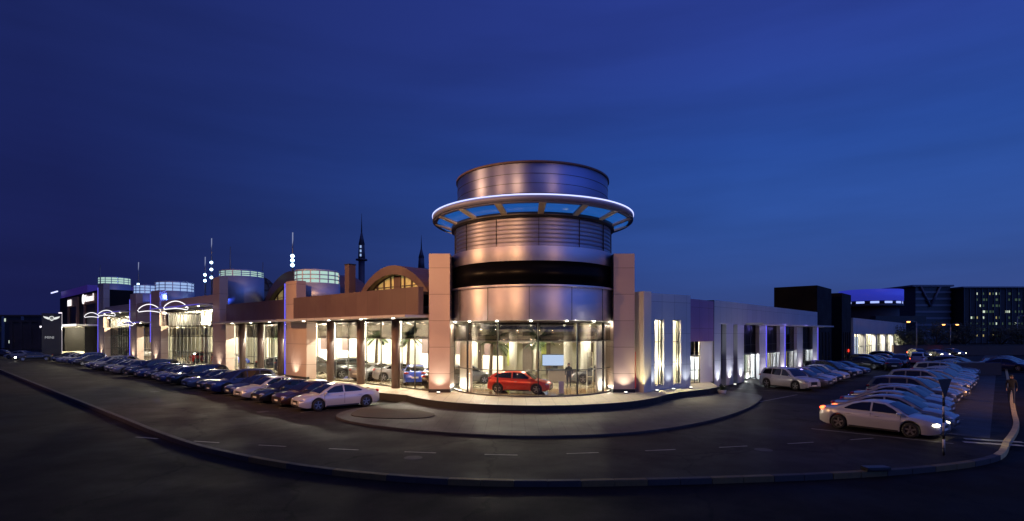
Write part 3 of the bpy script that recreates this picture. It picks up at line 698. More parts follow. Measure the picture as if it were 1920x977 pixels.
# ---------------------------------------------------------------- lamps inside
def spot_down(p, e, col=(1, .93, .75), size=130, r=.12): return light('POINT', 'downlight_beam', (p[0], p[1], p[2]-.12), e*5, col, r)
dl = 0
for t in (2.5, 6.2, 10.4, 14.4): 
    for inn in (2.2, 6.5):
        p = PL(t, inn, 5.22); spot_down(p, 210)
for t in (20.5, 24.5, 29, 32):
    p = PL(t, 4, 5.22); spot_down(p, 700)
for t in (39, 43.5, 48, 53): p = PL(t, 3.2, 7.1); spot_down(p, 1700)
for t in (63,): p = PL(t, 4, 5.2); spot_down(p, 1100)
for t in (73, 78, 84): p = PL(t, 3, 7.1); spot_down(p, 2000)
for x, y in ((-1.5, 36), (4.2, 36.3), (1.4, 40.5), (-2.6, 43), (6.3, 42.0), (1.3, 48), (-3, 48.7), (7.3, 48.5)): spot_down((x, y, 5.15), 110)
for t in (108, 115, 122): p = PL(t, 2, 5.6); spot_down(p, 620, (1, .90, .6))
for x in (9, 15.6, 22, 29): p = PR(x, 2.2, 2.4); spot_down(p, 330, (.85, .93, 1), 150)
for x in (61, 72, 83, 94, 105, 116): p = PR(x, 2.6, 5.8); spot_down(p, 900, (1, .93, .75), 150)
p = Vector((9.3, 36.8, 0))
for s in (1.0, 2.9):
    q = p+Vector((.832, .555, 0))*s+Vector((-.555, .832, 0))*.75; spot_down((q.x, q.y, 5.8), 150, (1, .88, .6)); spot_down((q.x, q.y, 2.4), 70, (1, .88, .6))
spot_down((13.2, 42.7, 3.7), 60, (1, .9, .65), 160); spot_down((14.3, 41.3, 2.6), 20, (1, .88, .6), 150)
b = MB()
DL = []
for t in range(1, 34, 2):
    if 15.6 < t < 19.4: continue
    for inn in (1.6, 4, 6.6, 9): DL.append(PL(t+.4, inn, 5.26))
for t in range(38, 87, 3):
    if 55 < t < 71: continue
    for inn in (2, 6): DL.append(PL(t, inn, 7.22))
b = MB()
for p in DL: b.cyl(-(p-P0).dot(dL), (p-P0).dot(iL), .11, p.z-.02, p.z+.03, 10)
o = b.build('recessed_downlights', 'bulb', SH); o['kind'] = 'stuff'
for a in range(-165, -10, 17):
    MB().cyl(TC[0]+5.0*math.cos(R(a)), TC[1]+5.0*math.sin(R(a)), .09, 5.16, 5.21, 12).build('downlight', 'bulb', H)

# ground uplights: fixture and its beam
def uplight(p, target, e, label, group, col=(1, .9, .75), sp=62):
    b = MB().cyl(0, 0, .14, 0, .09, 16); o = b.build('uplight', 'pole'); o.location = p
    MB().cyl(0, 0, .11, .09, .10, 16).build('lens', 'up', o)
    tag(o, label, 'uplight', group); light('SPOT', 'uplight_beam', (p[0], p[1], p[2]+.14), e*2.2, col, .06, target, min(130, sp*1.75), 1)
G1 = 'ground uplights washing the showroom walls'
uplight((-4.8, 35.35, .5), (-4.8, 35.75, 3), 90, 'ground uplight at the foot of the pillar beside the tower glass on its red-car side', G1)
uplight((7.42, 35.35, .5), (7.42, 35.75, 3), 90, 'ground uplight at the foot of the pillar between the tower and the silver block', G1)
for t, n in ((17.5, 'first'), (35, 'second'), (57.7, 'third'), (68.8, 'fourth'), (89, 'fifth')):
    p = PL(t, -.95, .5); q = PL(t, -.3, 4); uplight(tuple(p), tuple(q), 110 if t < 40 else 170, f'ground uplight at the foot of the {n} wide pillar along the brown wing', G1)
for s, n in ((.28, 'first'), (1.95, 'second'), (3.8, 'third')):
    p = Vector((9.3, 36.8, .5))+Vector((.832, .555, 0))*s-Vector((-.555, .832, 0))*.45; q = p+Vector((-.555, .832, 0))*.4+Vector((0, 0, 3))
    uplight(tuple(p), tuple(q), 75, f'{n} white uplight along the silver block with two slit windows', G1, (.85, .92, 1), 48)
for s, n in ((.7, 'first'), (3.4, 'second'), (6.1, 'third')):
    p = PR(s, -.45, 0); q = PR(s, 0, 3); uplight(tuple(p), tuple(q), 200, f'{n} white uplight on the wall beside the narrow dark windows', G1, (.85, .92, 1), 48)
for s, n in ((12.3, 'first'), (18.7, 'second'), (25.4, 'third'), (32.3, 'fourth')):
    p = PR(s, -.6, 0); q = PR(s, 0, 2.6); uplight(tuple(p), tuple(q), 120, f'{n} uplight on the piers between the tall windows behind the parked cars', G1, (1, .92, .9), 80)
for k, t in enumerate((2.2, 6.1, 10.6, 14.6, 21, 25, 29.5, 39, 43, 47, 51, 62, 65, 73, 78, 83)):
    z = 5.44 if t < 36 else (5.88 if 60 < t < 70 else 7.5 if t < 60 else 7.66)
    p = PL(t, -1.1, z); o = MB().cyl(0, 0, .10, -.03, 0, 12).build('canopy_downlight', 'bulb', SH); o.location = (-t, -1.1, z)
    light('SPOT', 'canopy_downlight_beam', (p.x, p.y, z-.06), 240 if t < 36 else 700, (1, .88, .62), .08, tuple(PL(t, -1.6, .5)), 95, .8)
for a in (-160, -138, -115, -93, -70, -48, -24):
    c_, s_ = math.cos(R(a)), math.sin(R(a)); MB().cyl(5.66*c_, 5.66*s_, .07, 5.15, 5.215, 12).build('downlight', 'bulb', T)
    light('SPOT', 'tower_downlight_beam', (TC[0]+5.72*c_, TC[1]+5.72*s_, 5.1), 260, (1, .86, .58), .07, (TC[0]+7.4*c_, TC[1]+7.4*s_, .5), 80, .8)
# end fin of the slit block, warm
light('SPOT', 'fin_beam', (8.55, 35.2, .6), 260, (1, .85, .5), .1, (8.6, 36.3, 3.2), 70, .8)
# blue floods for the roof drums
for t, e in ((22.5, 70), (40.5, 130), (59.5, 170), (74, 170), (94, 260)):
    light('POINT', 'blue_flood', tuple(PL(t-3.4, .4, 8.2 if t < 50 else 9.4)), e*2.2, (.06, .13, 1), .05)
light('POINT', 'blue_flood', tuple(PL(45, -1.6, 7.2)), 40, (.15, .1, 1), .05)
light('POINT', 'blue_flood', tuple(PR(14, -1.6, 5.0)), 34, (.25, .2, 1), .04); light('POINT', 'blue_flood', tuple(PR(22, -1.6, 5.0)), 34, (.25, .2, 1), .04)

# ---------------------------------------------------------------- cars
def interp(T_, x):
    if x <= T_[0][0]: return T_[0][1]
    for (a, va), (b_, vb) in zip(T_, T_[1:]):
        if x <= b_:
            t = (x-a)/(b_-a); t = t*t*(3-2*t)*.5+t*.5; return va+(vb-va)*t
    return T_[-1][1]
PAINT = {}
def paint(nm, col, metal=.3):
    PAINT[nm] = mat('paint_'+nm, col, .28, metal=metal, coat=1); return PAINT[nm]
for nm, c in dict(white=(.50, .50, .50), silver=(.24, .24, .255), grey=(.12, .12, .13), black=(.008, .008, .010), blue=(.015, .025, .09), red=(.55, .035, .012), brown=(.035, .015, .012), bright_blue=(.02, .06, .42), champagne=(.3, .26, .2)).items(): paint(nm, c)
TYPES = {
 'sedan': dict(L=4.85, W=1.86, wb=2.9, rw=.335, deck=[(-2.42, .80), (-2.3, .98), (-1.55, 1.04), (-1.0, .99), (.9, .95), (1.6, .90), (2.15, .80), (2.42, .62)],
     prof=[(-1.75, 1.02), (-1.45, 1.14), (-.95, 1.33), (-.45, 1.43), (.05, 1.455), (.45, 1.40), (.85, 1.22), (1.32, .95)], ws=(.50, 1.28), rs=(-1.68, -.98),
     sw=[[(-1.28, 1.04), (-.92, 1.25), (-.55, 1.36), (-.18, 1.385), (-.18, 1.0), (-1.2, 1.01)], [(-.10, 1.0), (-.10, 1.39), (.38, 1.34), (.72, 1.18), (1.0, .985)]]),
 'suv': dict(L=4.7, W=1.9, wb=2.8, rw=.37, deck=[(-2.35, .85), (-2.25, 1.05), (-1.6, 1.10), (.9, 1.04), (1.6, 1.0), (2.1, .92), (2.35, .72)],
     prof=[(-2.27, 1.05), (-2.1, 1.38), (-1.9, 1.60), (-1.4, 1.69), (-.5, 1.72), (.05, 1.69), (.45, 1.56), (1.2, 1.05)], ws=(.30, 1.16), rs=(-2.2, -1.95),
     sw=[[(-1.95, 1.16), (-1.75, 1.5), (-1.25, 1.58), (-1.05, 1.58), (-1.05, 1.14)], [(-.97, 1.13), (-.97, 1.59), (-.12, 1.61), (-.12, 1.1)], [(-.04, 1.1), (-.04, 1.61), (.3, 1.53), (.92, 1.08)]]),
 'hatch': dict(L=4.1, W=1.76, wb=2.55, rw=.32, deck=[(-2.05, .75), (-1.95, .98), (-1.3, 1.0), (.8, .93), (1.35, .88), (1.85, .78), (2.05, .60)],
     prof=[(-1.97, .98), (-1.75, 1.2), (-1.4, 1.38), (-.7, 1.45), (0, 1.45), (.4, 1.37), (1.15, .93)], ws=(.44, 1.1), rs=(-1.88, -1.42),
     sw=[[(-1.6, 1.06), (-1.38, 1.26), (-1.0, 1.35), (-.42, 1.385), (-.42, 1.0)], [(-.34, 1.0), (-.34, 1.385), (.3, 1.34), (.88, .97)]]),
 'offroader': dict(L=4.75, W=1.9, wb=2.85, rw=.40, deck=[(-2.38, .9), (-2.3, 1.18), (.9, 1.17), (1.9, 1.15), (2.25, 1.10), (2.38, .9)],
     prof=[(-2.30, 1.18), (-2.24, 1.86), (-2.0, 1.93), (.3, 1.93), (.5, 1.84), (.86, 1.17)], ws=(.50, .84), rs=(-2.3, -2.25),
     sw=[[(-2.1, 1.25), (-2.05, 1.75), (-1.2, 1.78), (-1.2, 1.23)], [(-1.1, 1.23), (-1.1, 1.78), (-.3, 1.78), (-.3, 1.22)], [(-.2, 1.22), (-.2, 1.78), (.36, 1.76), (.64, 1.22)]]),
}
def car_meshes(kind):
    s = TYPES[kind]; L_, W_, rw = s['L'], s['W'], s['rw']; hw = W_/2; ra = rw+.06
    wx = [-s['wb']/2-.05, s['wb']/2-.05]; deck = s['deck']; prof = s['prof']
    def plan(x):
        e = L_/2-abs(x); return hw*(1-.20*max(0, 1-e/.55)**2-.025*max(0, 1-e/1.4))
    xs = {round(-L_/2+L_*i/38, 3) for i in range(39)}
    for w in wx:
        for k in range(-8, 9): xs.add(round(w+ra*math.sin(math.pi/2*k/8), 3))
        xs.add(round(w-ra-.004, 3)); xs.add(round(w+ra+.004, 3))
    xs = sorted(xs); rows = []
    b = MB()
    for x in xs:
        e = L_/2-abs(x); zb = .20+.10*max(0, 1-e/.35)
        for w in wx:
            d = abs(x-w)
            if d <= ra: zb = max(zb, rw+math.sqrt(max(0, ra*ra-d*d))-.0)
        dz = interp(deck, x); h = plan(x)
        zz = [zb, max(zb+.03, .34), max(zb+.05, .58*dz+.08), max(zb+.07, dz-.13), dz-.025, dz+.015, dz+.03]
        yy = [h*.95, h*.985, h, h*.975, h*.90, h*.55, 0]
        half = list(zip(yy, zz)); ring = [(y, z) for y, z in half]+[(-y, z) for y, z in half[-2::-1]]
        rows.append([b.bm.verts.new((x, y, z)) for y, z in ring])
    for A, B in zip(rows, rows[1:]):
        for i in range(len(A)-1): b.bm.faces.new((A[i], A[i+1], B[i+1], B[i])).smooth = True
    b.bm.faces.new(rows[0]); b.bm.faces.new(rows[-1][::-1])
    body = b
    # greenhouse
    ztop_max = max(z for _, z in prof); zb0 = .97 if kind != 'offroader' else 1.2
    def yside(x, z):
        t = (z-zb0)/(ztop_max-zb0); c = .04 if kind == 'offroader' else .24
        return plan(x)*.915-c*max(0, t)**1.15*hw*1.0
    def roofz(x): return interp(prof, x)
    g = MB(); rows = []
    gx = sorted({round(prof[0][0]+(prof[-1][0]-prof[0][0])*i/30, 3) for i in range(31)} | {p[0] for p in prof})
    for x in gx:
        zt = roofz(x); z0 = interp(deck, x)-.06; zs = max(z0+.01, zt-.05)
        zm = (z0+zs)/2
        half = [(yside(x, z0), z0), (yside(x, zm), zm), (yside(x, zs), zs), (yside(x, zs)-.07, max(z0+.012, zt-.008)), (yside(x, zs)*.5, zt+.012), (0, zt+.018)]
        ring = half+[(-y, z) for y, z in half[-2::-1]]
        rows.append([g.bm.verts.new((x, y, z)) for y, z in ring])
    for A, B in zip(rows, rows[1:]):
        for i in range(len(A)-1): g.bm.faces.new((A[i], A[i+1], B[i+1], B[i])).smooth = True
    g.bm.faces.new(rows[0]); g.bm.faces.new(rows[-1][::-1])
    def slope(x0, x1):
        w = MB(); R_ = []
        for i in range(6):
            x = x0+(x1-x0)*i/5; zt = roofz(x); zs = zt-.05; y = yside(x, zs)-.085
            R_.append([w.bm.verts.new((x+(.012 if x1 > 0 else -.012), y*f, zt+.018-(abs(f)**2)*.02+.012)) for f in (-1, -.5, 0, .5, 1)])
        for A, B in zip(R_, R_[1:]):
            for i in range(4): w.bm.faces.new((A[i], A[i+1], B[i+1], B[i])).smooth = True
        return w
    sides = []
    for sg in (1, -1):
        for poly in s['sw']:
            w = MB(); n = len(poly); pts = []
            # panel built in strips so it follows the tumblehome
            A = [w.bm.verts.new((x, sg*(yside(x, z)+.010), z)) for x, z in poly]
            w.bm.faces.new(A if sg > 0 else A[::-1]); bmesh.ops.triangulate(w.bm, faces=w.bm.faces)
            sides.append(w)
    return s, body, g, slope(*s['ws']), slope(*s['rs']), sides, wx, interp(deck, L_/2-.12), interp(deck, -L_/2+.1)
def make_car(kind, name):
    s, body, gh, ws, rs, sides, wx, zf, zr = car_meshes(kind)
    L_, W_, rw = s['L'], s['W'], s['rw']; hw = W_/2
    t = thing(name, 'car', 'car')
    body.build('body', PAINT['white'], t, smooth=True); gh.build('roof', PAINT['white'], t, smooth=True)
    ws.build('windscreen', 'carglass', t, norm=False); rs.build('rear_window', 'carglass', t, norm=False)
    for w in sides: w.build('side_window', 'carglass', t)
    MB().box(-L_/2+.25, L_/2-.25, -hw+.30, hw-.30, .17, .62).build('underbody', 'black', t)
    b = MB()
    for w in wx: b.box(w-rw-.12, w+rw+.12, -hw+.14, hw-.14, .3, rw*2+.02)
    b.build('wheel_arch_liner', 'black', t)
    for w in wx:
        for sg in (-1, 1):
            b = MB(); n = 28; pr = [(rw*.66, .0), (rw*.9, -.012), (rw*.985, .02), (rw, .06), (rw, .17), (rw*.97, .21), (rw*.6, .21)]
            rings = [[b.bm.verts.new((math.cos(2*math.pi*k/n)*r, sg*(hw-.02-y), rw+math.sin(2*math.pi*k/n)*r)) for k in range(n)] for r, y in pr]
            for A, B in zip(rings, rings[1:]):
                for k in range(n): b.bm.faces.new((A[k], A[(k+1) % n], B[(k+1) % n], B[k])).smooth = True
            tyre = b.build('wheel', 'tyre', t); tyre.location = (w, 0, 0)
            b = MB(); b.mi = 1; b.bm.faces.new([b.bm.verts.new((math.cos(2*math.pi*k/n)*rw*.68, sg*(hw-.075), rw+math.sin(2*math.pi*k/n)*rw*.68)) for k in range(n)]).material_index = 1
            for k in range(5):
                mx = Matrix.Translation((0, sg*(hw-.045), rw)) @ Matrix.Rotation(2*math.pi*k/5, 4, 'Y')
                b.box(-.035, .035, -.012, .012, .02, rw*.66, 0, mx)
            g_ = [[b.bm.verts.new((math.cos(2*math.pi*k/n)*r, sg*(hw-.03), rw+math.sin(2*math.pi*k/n)*r)) for k in range(n)] for r in (rw*.70, rw*.62)]
            for k in range(n): b.bm.faces.new((g_[0][k], g_[0][(k+1) % n], g_[1][(k+1) % n], g_[1][k])).material_index = 0
            b.build('rim', ['rim', 'black'], tyre)
    for sg in (-1, 1):
        MB().blob((L_/2-.20, sg*(hw-.29), zf-.06), (.19, .22, .075)).build('headlight', 'lens', t)
        MB().blob((-L_/2+.13, sg*(hw-.27), zr-.02), (.12, .22, .085)).build('taillight', 'tail', t)
        MB().blob((s['ws'][1]-.30, sg*(hw+.07), interp(s['deck'], .8)+.05), (.08, .11, .07)).build('wing_mirror', PAINT['white'], t)
        b = MB()
        for poly in s['sw']:
            xd = max(p[0] for p in poly)
            b.box(xd+.035, xd+.047, sg*(hw*.98)-.006, sg*(hw*.98)+.02, .36, .92)
        b.build('door_seam', 'black', t)
        for poly in s['sw'][-2:]:
            xd = min(p[0] for p in poly)+.12
            MB().box(xd, xd+.19, sg*(hw*.985)-.01, sg*(hw*.985)+.025, .775, .805).build('door_handle', 'rim', t)
        MB().box(wx[0]+rw+.12, wx[1]-rw-.12, sg*(hw*.955)-.03, sg*(hw*.955)+.03, .19, .27).build('sill_trim', 'black', t)
    MB().box(L_/2-.05, L_/2+.012, -.36, .36, .40, zf-.10).build('grille', 'black', t, bevel=.02)
    MB().box(L_/2-.02, L_/2+.008, -.62, .62, .25, .36).build('lower_intake', 'black', t)
    MB().box(L_/2+.01, L_/2+.022, -.26, .26, .38, .48).build('number_plate', 'plate', t)
    MB().box(-L_/2-.012, -L_/2+.01, -.26, .26, .56, .68).build('number_plate', 'plate', t)
    note_kids(t); return t
NMS = {'sedan': 'parked_sedan', 'suv': 'parked_suv', 'hatch': 'parked_hatchback', 'offroader': 'parked_offroader'}
PROTO = {}
used = {}
def put_car(kind, col, loc, rz, label, group=None, cat='car', on=None, name=None, sc=None):
    if kind not in PROTO:
        PROTO[kind] = make_car(kind, name or NMS[kind]); r = PROTO[kind]; r.location = loc; r.rotation_euler = (0, 0, rz); r['label'] = label
        if sc: r.scale = sc
    else: r = dup(PROTO[kind], loc, rz, label, None, sc); r.name = name or NMS[kind]
    if 'group' in r: del r['group']
    if group: r['group'] = group
    r['category'] = cat
    kids = KIDS[r.name] if r.name in KIDS and kind in used else list(PROTO[kind].children)
    return r
def recolor():
    # paint and lamps are set per car through object-linked material slots
    bpy.context.view_layer.update()
    for r, col, on in CARS:
        for c in r.children:
            base = c.name.split('.')[0]
            m = None
            if base in ('body', 'roof', 'wing_mirror'): m = PAINT[col]
            if base == 'headlight' and on: m = M['lens_star' if on == 'star' else 'lens_on'] if on != 'tail' else None
            if base == 'taillight' and on: m = M['tail_on'] if on != 'star' else None
            if m: c.material_slots[0].link = 'OBJECT'; c.material_slots[0].material = m
CARS = []
def car(kind, col, loc, rz, label, group=None, on=None, name=None, sc=None):
    if sc is None: q = random.uniform(.94, 1.03); sc = (q, random.uniform(.96, 1.0), random.uniform(.96, 1.03))
    r = put_car(kind, col, loc, rz, label, group, name=name, sc=sc); CARS.append((r, col, on)); return r
ORD = 'first second third fourth fifth sixth seventh eighth ninth tenth eleventh twelfth thirteenth fourteenth fifteenth sixteenth seventeenth eighteenth nineteenth twentieth twenty-first twenty-second twenty-third twenty-fourth twenty-fifth twenty-sixth twenty-seventh twenty-eighth'.split()
KN = {'sedan': 'sedan', 'suv': 'SUV', 'hatch': 'hatchback', 'offroader': 'boxy off-roader'}
GL = 'cars parked in front of the long brown wing'
hl = math.atan2(-.7436, -.6686)
row = [('sedan', 'white'), ('sedan', 'brown'), ('sedan', 'black'), ('sedan', 'white'), ('sedan', 'blue'), ('suv', 'blue'), ('sedan', 'black'), ('sedan', 'grey'), ('suv', 'black'),
       ('sedan', 'blue'), ('sedan', 'grey'), ('hatch', 'black'), ('sedan', 'blue'), ('suv', 'black'), ('sedan', 'grey'), ('sedan', 'black'), ('hatch', 'blue'), ('sedan', 'black'), ('suv', 'grey'), ('sedan', 'blue')]
base = Vector((-10.4, 32.4, 0))
for k, (kd, cl) in enumerate(row):
    off = dL*2.68*k + (dL*1.6 if k > 7 else Vector()) + (dL*2.4 if k > 13 else Vector()) + iL*random.uniform(-.25, .25)
    p = base+off
    car(kd, cl, tuple(p), hl+R(random.uniform(-2, 2)+(-7 if k == 0 else 0)), f'{cl} {KN[kd]}, {ORD[k]} car from the corner in the row before the long brown wing', GL)
for k, (kd, cl, d_) in enumerate([('sedan', 'black', 64), ('suv', 'blue', 68), ('sedan', 'grey', 71), ('sedan', 'silver', 76), ('sedan', 'black', 79.5)]):
    p = base+dL*d_; car(kd, cl, tuple(p), hl+R(random.uniform(-3, 3)), f'{cl} {KN[kd]}, {ORD[k]} of the few cars parked past the gap towards the black sign', GL)
car('sedan', 'black', (-77.5, 88, 0), hl-R(8), 'dark car with dazzling full-beam headlights at the far end of the long car row', on='star', name='lit_sedan')
car('sedan', 'silver', (-86, 95, 0), R(180), 'silver sedan standing crosswise beside the car with dazzling headlights')
car('hatch', 'brown', (-95, 101, 0), R(15), 'dark hatchback with one pale light at the far dark end of the lot')
# right-hand side by the silver wing
GR = 'cars parked along the silver wing'
hr = math.atan2(-.72, .69)
base = Vector((22.0, 43.5, 0))
rowr = [('suv', 'white', 0), ('sedan', 'grey', 2.9), ('sedan', 'white', 5.3), ('sedan', 'black', 8.2), ('sedan', 'white', 10.6), ('suv', 'black', 14.5), ('sedan', 'white', 17.8), ('sedan', 'blue', 20.5)]
for k, (kd, cl, d_) in enumerate(rowr):
    p = base+dR*d_+iR*random.uniform(-.2, .2)
    car(kd, cl, tuple(p), hr-R(18 if k == 0 else 4)+R(random.uniform(-2, 2)), f'{cl} {KN[kd]}, {ORD[k]} car from the tower in the row along the silver wing', GR)
for k, (kd, cl, d_) in enumerate([('sedan', 'black', 33), ('suv', 'black', 36), ('sedan', 'black', 39), ('sedan', 'grey', 43), ('sedan', 'silver', 48), ('suv', 'black', 52)]):
    p = base+dR*d_; car(kd, cl, tuple(p), hr, f'{cl} {KN[kd]}, {ORD[k]} of the cars before the lit far white showroom', 'cars parked before the far white showroom')
car('suv', 'black', (51.5, 72, 0), A_R+R(180), 'black SUV in the lane with glowing red taillights beside the far showroom', on='tail', name='queuing_suv')
car('sedan', 'black', (46.0, 65.5, 0), A_R+R(10), 'low black sedan crossing the lane nearest the far showroom', name='moving_sedan')
car('suv', 'white', (58.5, 78, 0), A_R, 'white SUV facing out in the lane behind the glowing taillights', name='moving_suv', on=None)
car('sedan', 'red', (61.0, 76, 0), A_R, 'dark red sedan with red taillights at the end of the lane', on='tail', name='queuing_sedan')
for k in range(3):
    car('sedan' if k else 'suv', 'grey', (72+7*k, 96+5*k, 0), R(-100+8*k), f'{["nearest", "middle", "farthest"][k]} oncoming car with yellow headlights on the road beyond the lot', 'oncoming cars with lit headlights', on='head', name='oncoming_car')
# row along the road kerb on the right
GK = 'cars parked nose to the road on the right'
c0 = Vector((16.65, 24.45, 0)); hk = math.atan2(-.80, .60)
car('sedan', 'white', tuple(c0), hk, 'white sedan with lit headlight and red taillight nearest the striped signpost', GK, on='head', name='lit_sedan', sc=(.965, .965, .965))
rk = [('sedan', 'silver'), ('sedan', 'champagne'), ('sedan', 'silver'), ('hatch', 'silver'), ('suv', 'grey'), ('sedan', 'silver'), ('sedan', 'champagne'), ('suv', 'silver'), ('sedan', 'grey'), ('sedan', 'silver'), ('sedan', 'black'), ('sedan', 'silver'), ('sedan', 'champagne'), ('suv', 'silver'),
      ('sedan', 'grey'), ('sedan', 'black'), ('sedan', 'silver'), ('hatch', 'grey'), ('sedan', 'champagne'), ('sedan', 'grey'), ('suv', 'black'), ('sedan', 'silver'), ('sedan', 'blue')]
for k, (kd, cl) in enumerate(rk):
    p = c0+dR*2.62*(k+1)+iR*random.uniform(-.2, .2)+(-iR*.7 if kd == 'offroader' else Vector())
    car(kd, cl, tuple(p), hk+R(4+random.uniform(-2, 2)), f'{cl} {KN[kd]}, {ORD[k]} car behind the lit white sedan in the roadside row', GK)
for k, (x, y, cl) in enumerate([(56, 60, 'blue'), (58.6, 62.6, 'grey'), (61.5, 65.5, 'blue'), (64, 68.5, 'grey')]):
    car('sedan', cl, (x+3, y+5, 0), hk, f'{cl} sedan, {ORD[k]} car at the distant right end behind the low grey wall', 'cars at the distant end of the lot')
# in the showroom
car('hatch', 'red', (.55, 35.55, .545), R(-14), 'orange-red hatchback on display behind the curved tower window', on='head_off', name='display_hatchback', sc=(1.0, 1.0, .98))
car('sedan', 'grey', (7.0, 42.0, .545), R(160), 'grey sedan inside the tower hall partly behind the standing person', name='display_sedan')
GD = 'cars on display in the long wing'
for k, (kd, cl, t, inn, rz) in enumerate([('sedan', 'black', 1.6, 3.2, 70), ('hatch', 'grey', 2.6, 6, 20), ('sedan', 'bright_blue', 5.6, 3.4, 100), ('sedan', 'silver', 8.3, 4.2, 10), ('sedan', 'silver', 11.2, 3.6, 60), ('suv', 'black', 14.2, 3.6, 30),
        ('suv', 'black', 21.0, 3.2, 50), ('sedan', 'bright_blue', 20.2, 6, 10), ('suv', 'grey', 25.0, 3.4, 70), ('sedan', 'black', 29.2, 3.6, 20)]):
    car(kd, cl, tuple(PL(t, inn, .53)), R(rz), f'{cl.replace("_", " ")} {KN[kd]} indoors, {ORD[k]} display car from the tower in the long wing', GD, name='display_car')
for k, (cl, t) in enumerate([('bright_blue', 42), ('red', 50), ('white', 76), ('black', 82)]):
    car('hatch', cl, tuple(PL(t, 3.5, .53)), R(40), f'{cl.replace("_", " ")} hatchback behind the {["nearer", "nearer", "farther", "farther"][k]} tall glazed bay with neon arcs', 'hatchbacks behind the glazed bays', name='display_car')
for c in CARS:
    pass
CARS = [(r, c, (None if o == 'head_off' else o)) for r, c, o in CARS]
recolor()
p = c0+Vector((math.cos(hk), math.sin(hk), 0))*2.6
light('SPOT', 'headlight_beam', (p.x+.1, p.y, .65), 60, (1, .88, .62), .08, (p.x+2.2, p.y-2.6, 0), 75, .9)
light('SPOT', 'headlight_beam', (p.x+.1, p.y, .65), 90, (1, .88, .62), .08, (p.x+4, p.y+.3, 0), 55, .9)

# ---------------------------------------------------------------- palms and trees
def frond(b, base, az, el, L_, droop, w=.32, n=9):
    pts = []; p = Vector(base); d = Vector((math.cos(az)*math.cos(el), math.sin(az)*math.cos(el), math.sin(el))); st = L_/n
    for i in range(n+1):
        pts.append(p.copy()); p = p+d*st; d = (d+Vector((0, 0, -droop/n))).normalized()
    b.tube(pts, [.02*(1-i/(n+1))+.004 for i in range(n+1)], 4, 0)
    for i in range(1, n+1):
        for h in (0, .5):
            q = pts[i]+(pts[i-1]-pts[i])*h; dd = (pts[i]-pts[i-1]).normalized(); sd = dd.cross(Vector((0, 0, 1))).normalized()
            ll = w*math.sin(math.pi*min(1, (i-h)/n*.85+.12))*1.6
            for sg in (-1, 1):
                tip = q+(sd*sg+dd*.7+Vector((0, 0, -.25))).normalized()*ll; e = dd*.045
                b.face([q-e, q+e, tip], 0)
def palm(name, label, loc, h, fl, group, lean=.1, nf=15, seed=1):
    rd = random.Random(seed); t = thing(name, label, 'palm', loc, 0, group)
    pts = [(lean*(i/8)**2*h*.3, 0, h*i/8) for i in range(9)]
    MB().tube(pts, [.15-.05*i/8 for i in range(9)], 10).build('trunk', 'bark', t)
    b = MB()
    for k in range(nf): frond(b, pts[-1], 2*math.pi*k/nf+rd.uniform(-.2, .2), rd.uniform(-.1, 1.2), fl*rd.uniform(.8, 1.1), rd.uniform(1.0, 1.9), w=.3*fl)
    b.build('crown', 'leaf', t, norm=False); return t
GP = 'indoor palms in the showroom'
palm('palm_tree', 'indoor palm standing behind the red hatchback towards the brown wing', (-1.55, 39.3, .53), 3.1, 1.6, GP, seed=1)
palm('palm_tree', 'indoor palm with pale fronds behind the middle of the curved window', (2.0, 43.2, .53), 3.3, 1.6, GP, seed=2)
for k, (t, inn) in enumerate([(6.0, 3.0), (10.9, 3.4), (23.5, 3.2), (28.3, 3.2)]):
    palm('palm_tree', f'indoor palm seen high in the long wing window, {ORD[k]} from the tower', tuple(PL(t, inn, .53)), 3.5, 1.3, GP, seed=3+k)
def tree(loc, h, r, label, seed):
    rd = random.Random(seed); t = thing('tree', label, 'tree', loc, 0, 'dark trees beyond the parking lot')
    b = MB(); b.tube([(0, 0, 0), (.1, 0, h*.25), (.05, .1, h*.6)], [.28, .2, .09], 8)
    for k in range(5):
        a = 2*math.pi*k/5; b.tube([(.1, 0, h*.28), (math.cos(a)*r*.4, math.sin(a)*r*.4, h*.5), (math.cos(a)*r*.7, math.sin(a)*r*.7, h*.65)], [.12, .07, .03], 6)
    b.build('trunk', 'bark', t)
    b = MB(); cl = [(Vector((rd.gauss(0, r*.42), rd.gauss(0, r*.42), h*rd.uniform(.42, .9))), rd.uniform(.5, 1.0)*r*.42) for _ in range(22)]
    for c, cr in cl:
        for _ in range(70):
            v = Vector((rd.gauss(0, 1), rd.gauss(0, 1), rd.gauss(0, 1))).normalized()*cr*rd.uniform(.4, 1.05); p = c+v
            u = Vector((rd.gauss(0, 1), rd.gauss(0, 1), rd.gauss(0, 1))).normalized()*.22; w = u.orthogonal().normalized()*.12
            b.face([p-u, p+w, p+u, p-w], 0)
    b.build('crown', 'leaf_dark', t, norm=False); return t
for k, (x, y, h, r) in enumerate([(88, 122, 6, 3.5), (97, 124, 7, 4), (107, 128, 7.5, 4.5), (118, 131, 6.5, 4), (112, 119, 6, 3.4), (126, 135, 7, 4.2), (84, 112, 5, 2.6), (132, 140, 8, 4.6)]):
    tree((x, y, -.1), h, r, f'dark leafy tree beyond the lot, {ORD[k]} in the clump below the hotel', 30+k)
for k, (x, y, h, r) in enumerate([(-128, 132, 7.5, 3.5), (-135, 128, 6, 3)]):
    tree((x, y, -.1), h, r, f'{["taller", "shorter"][k]} dark tree beside the low brown wall past the black sign', 50+k)
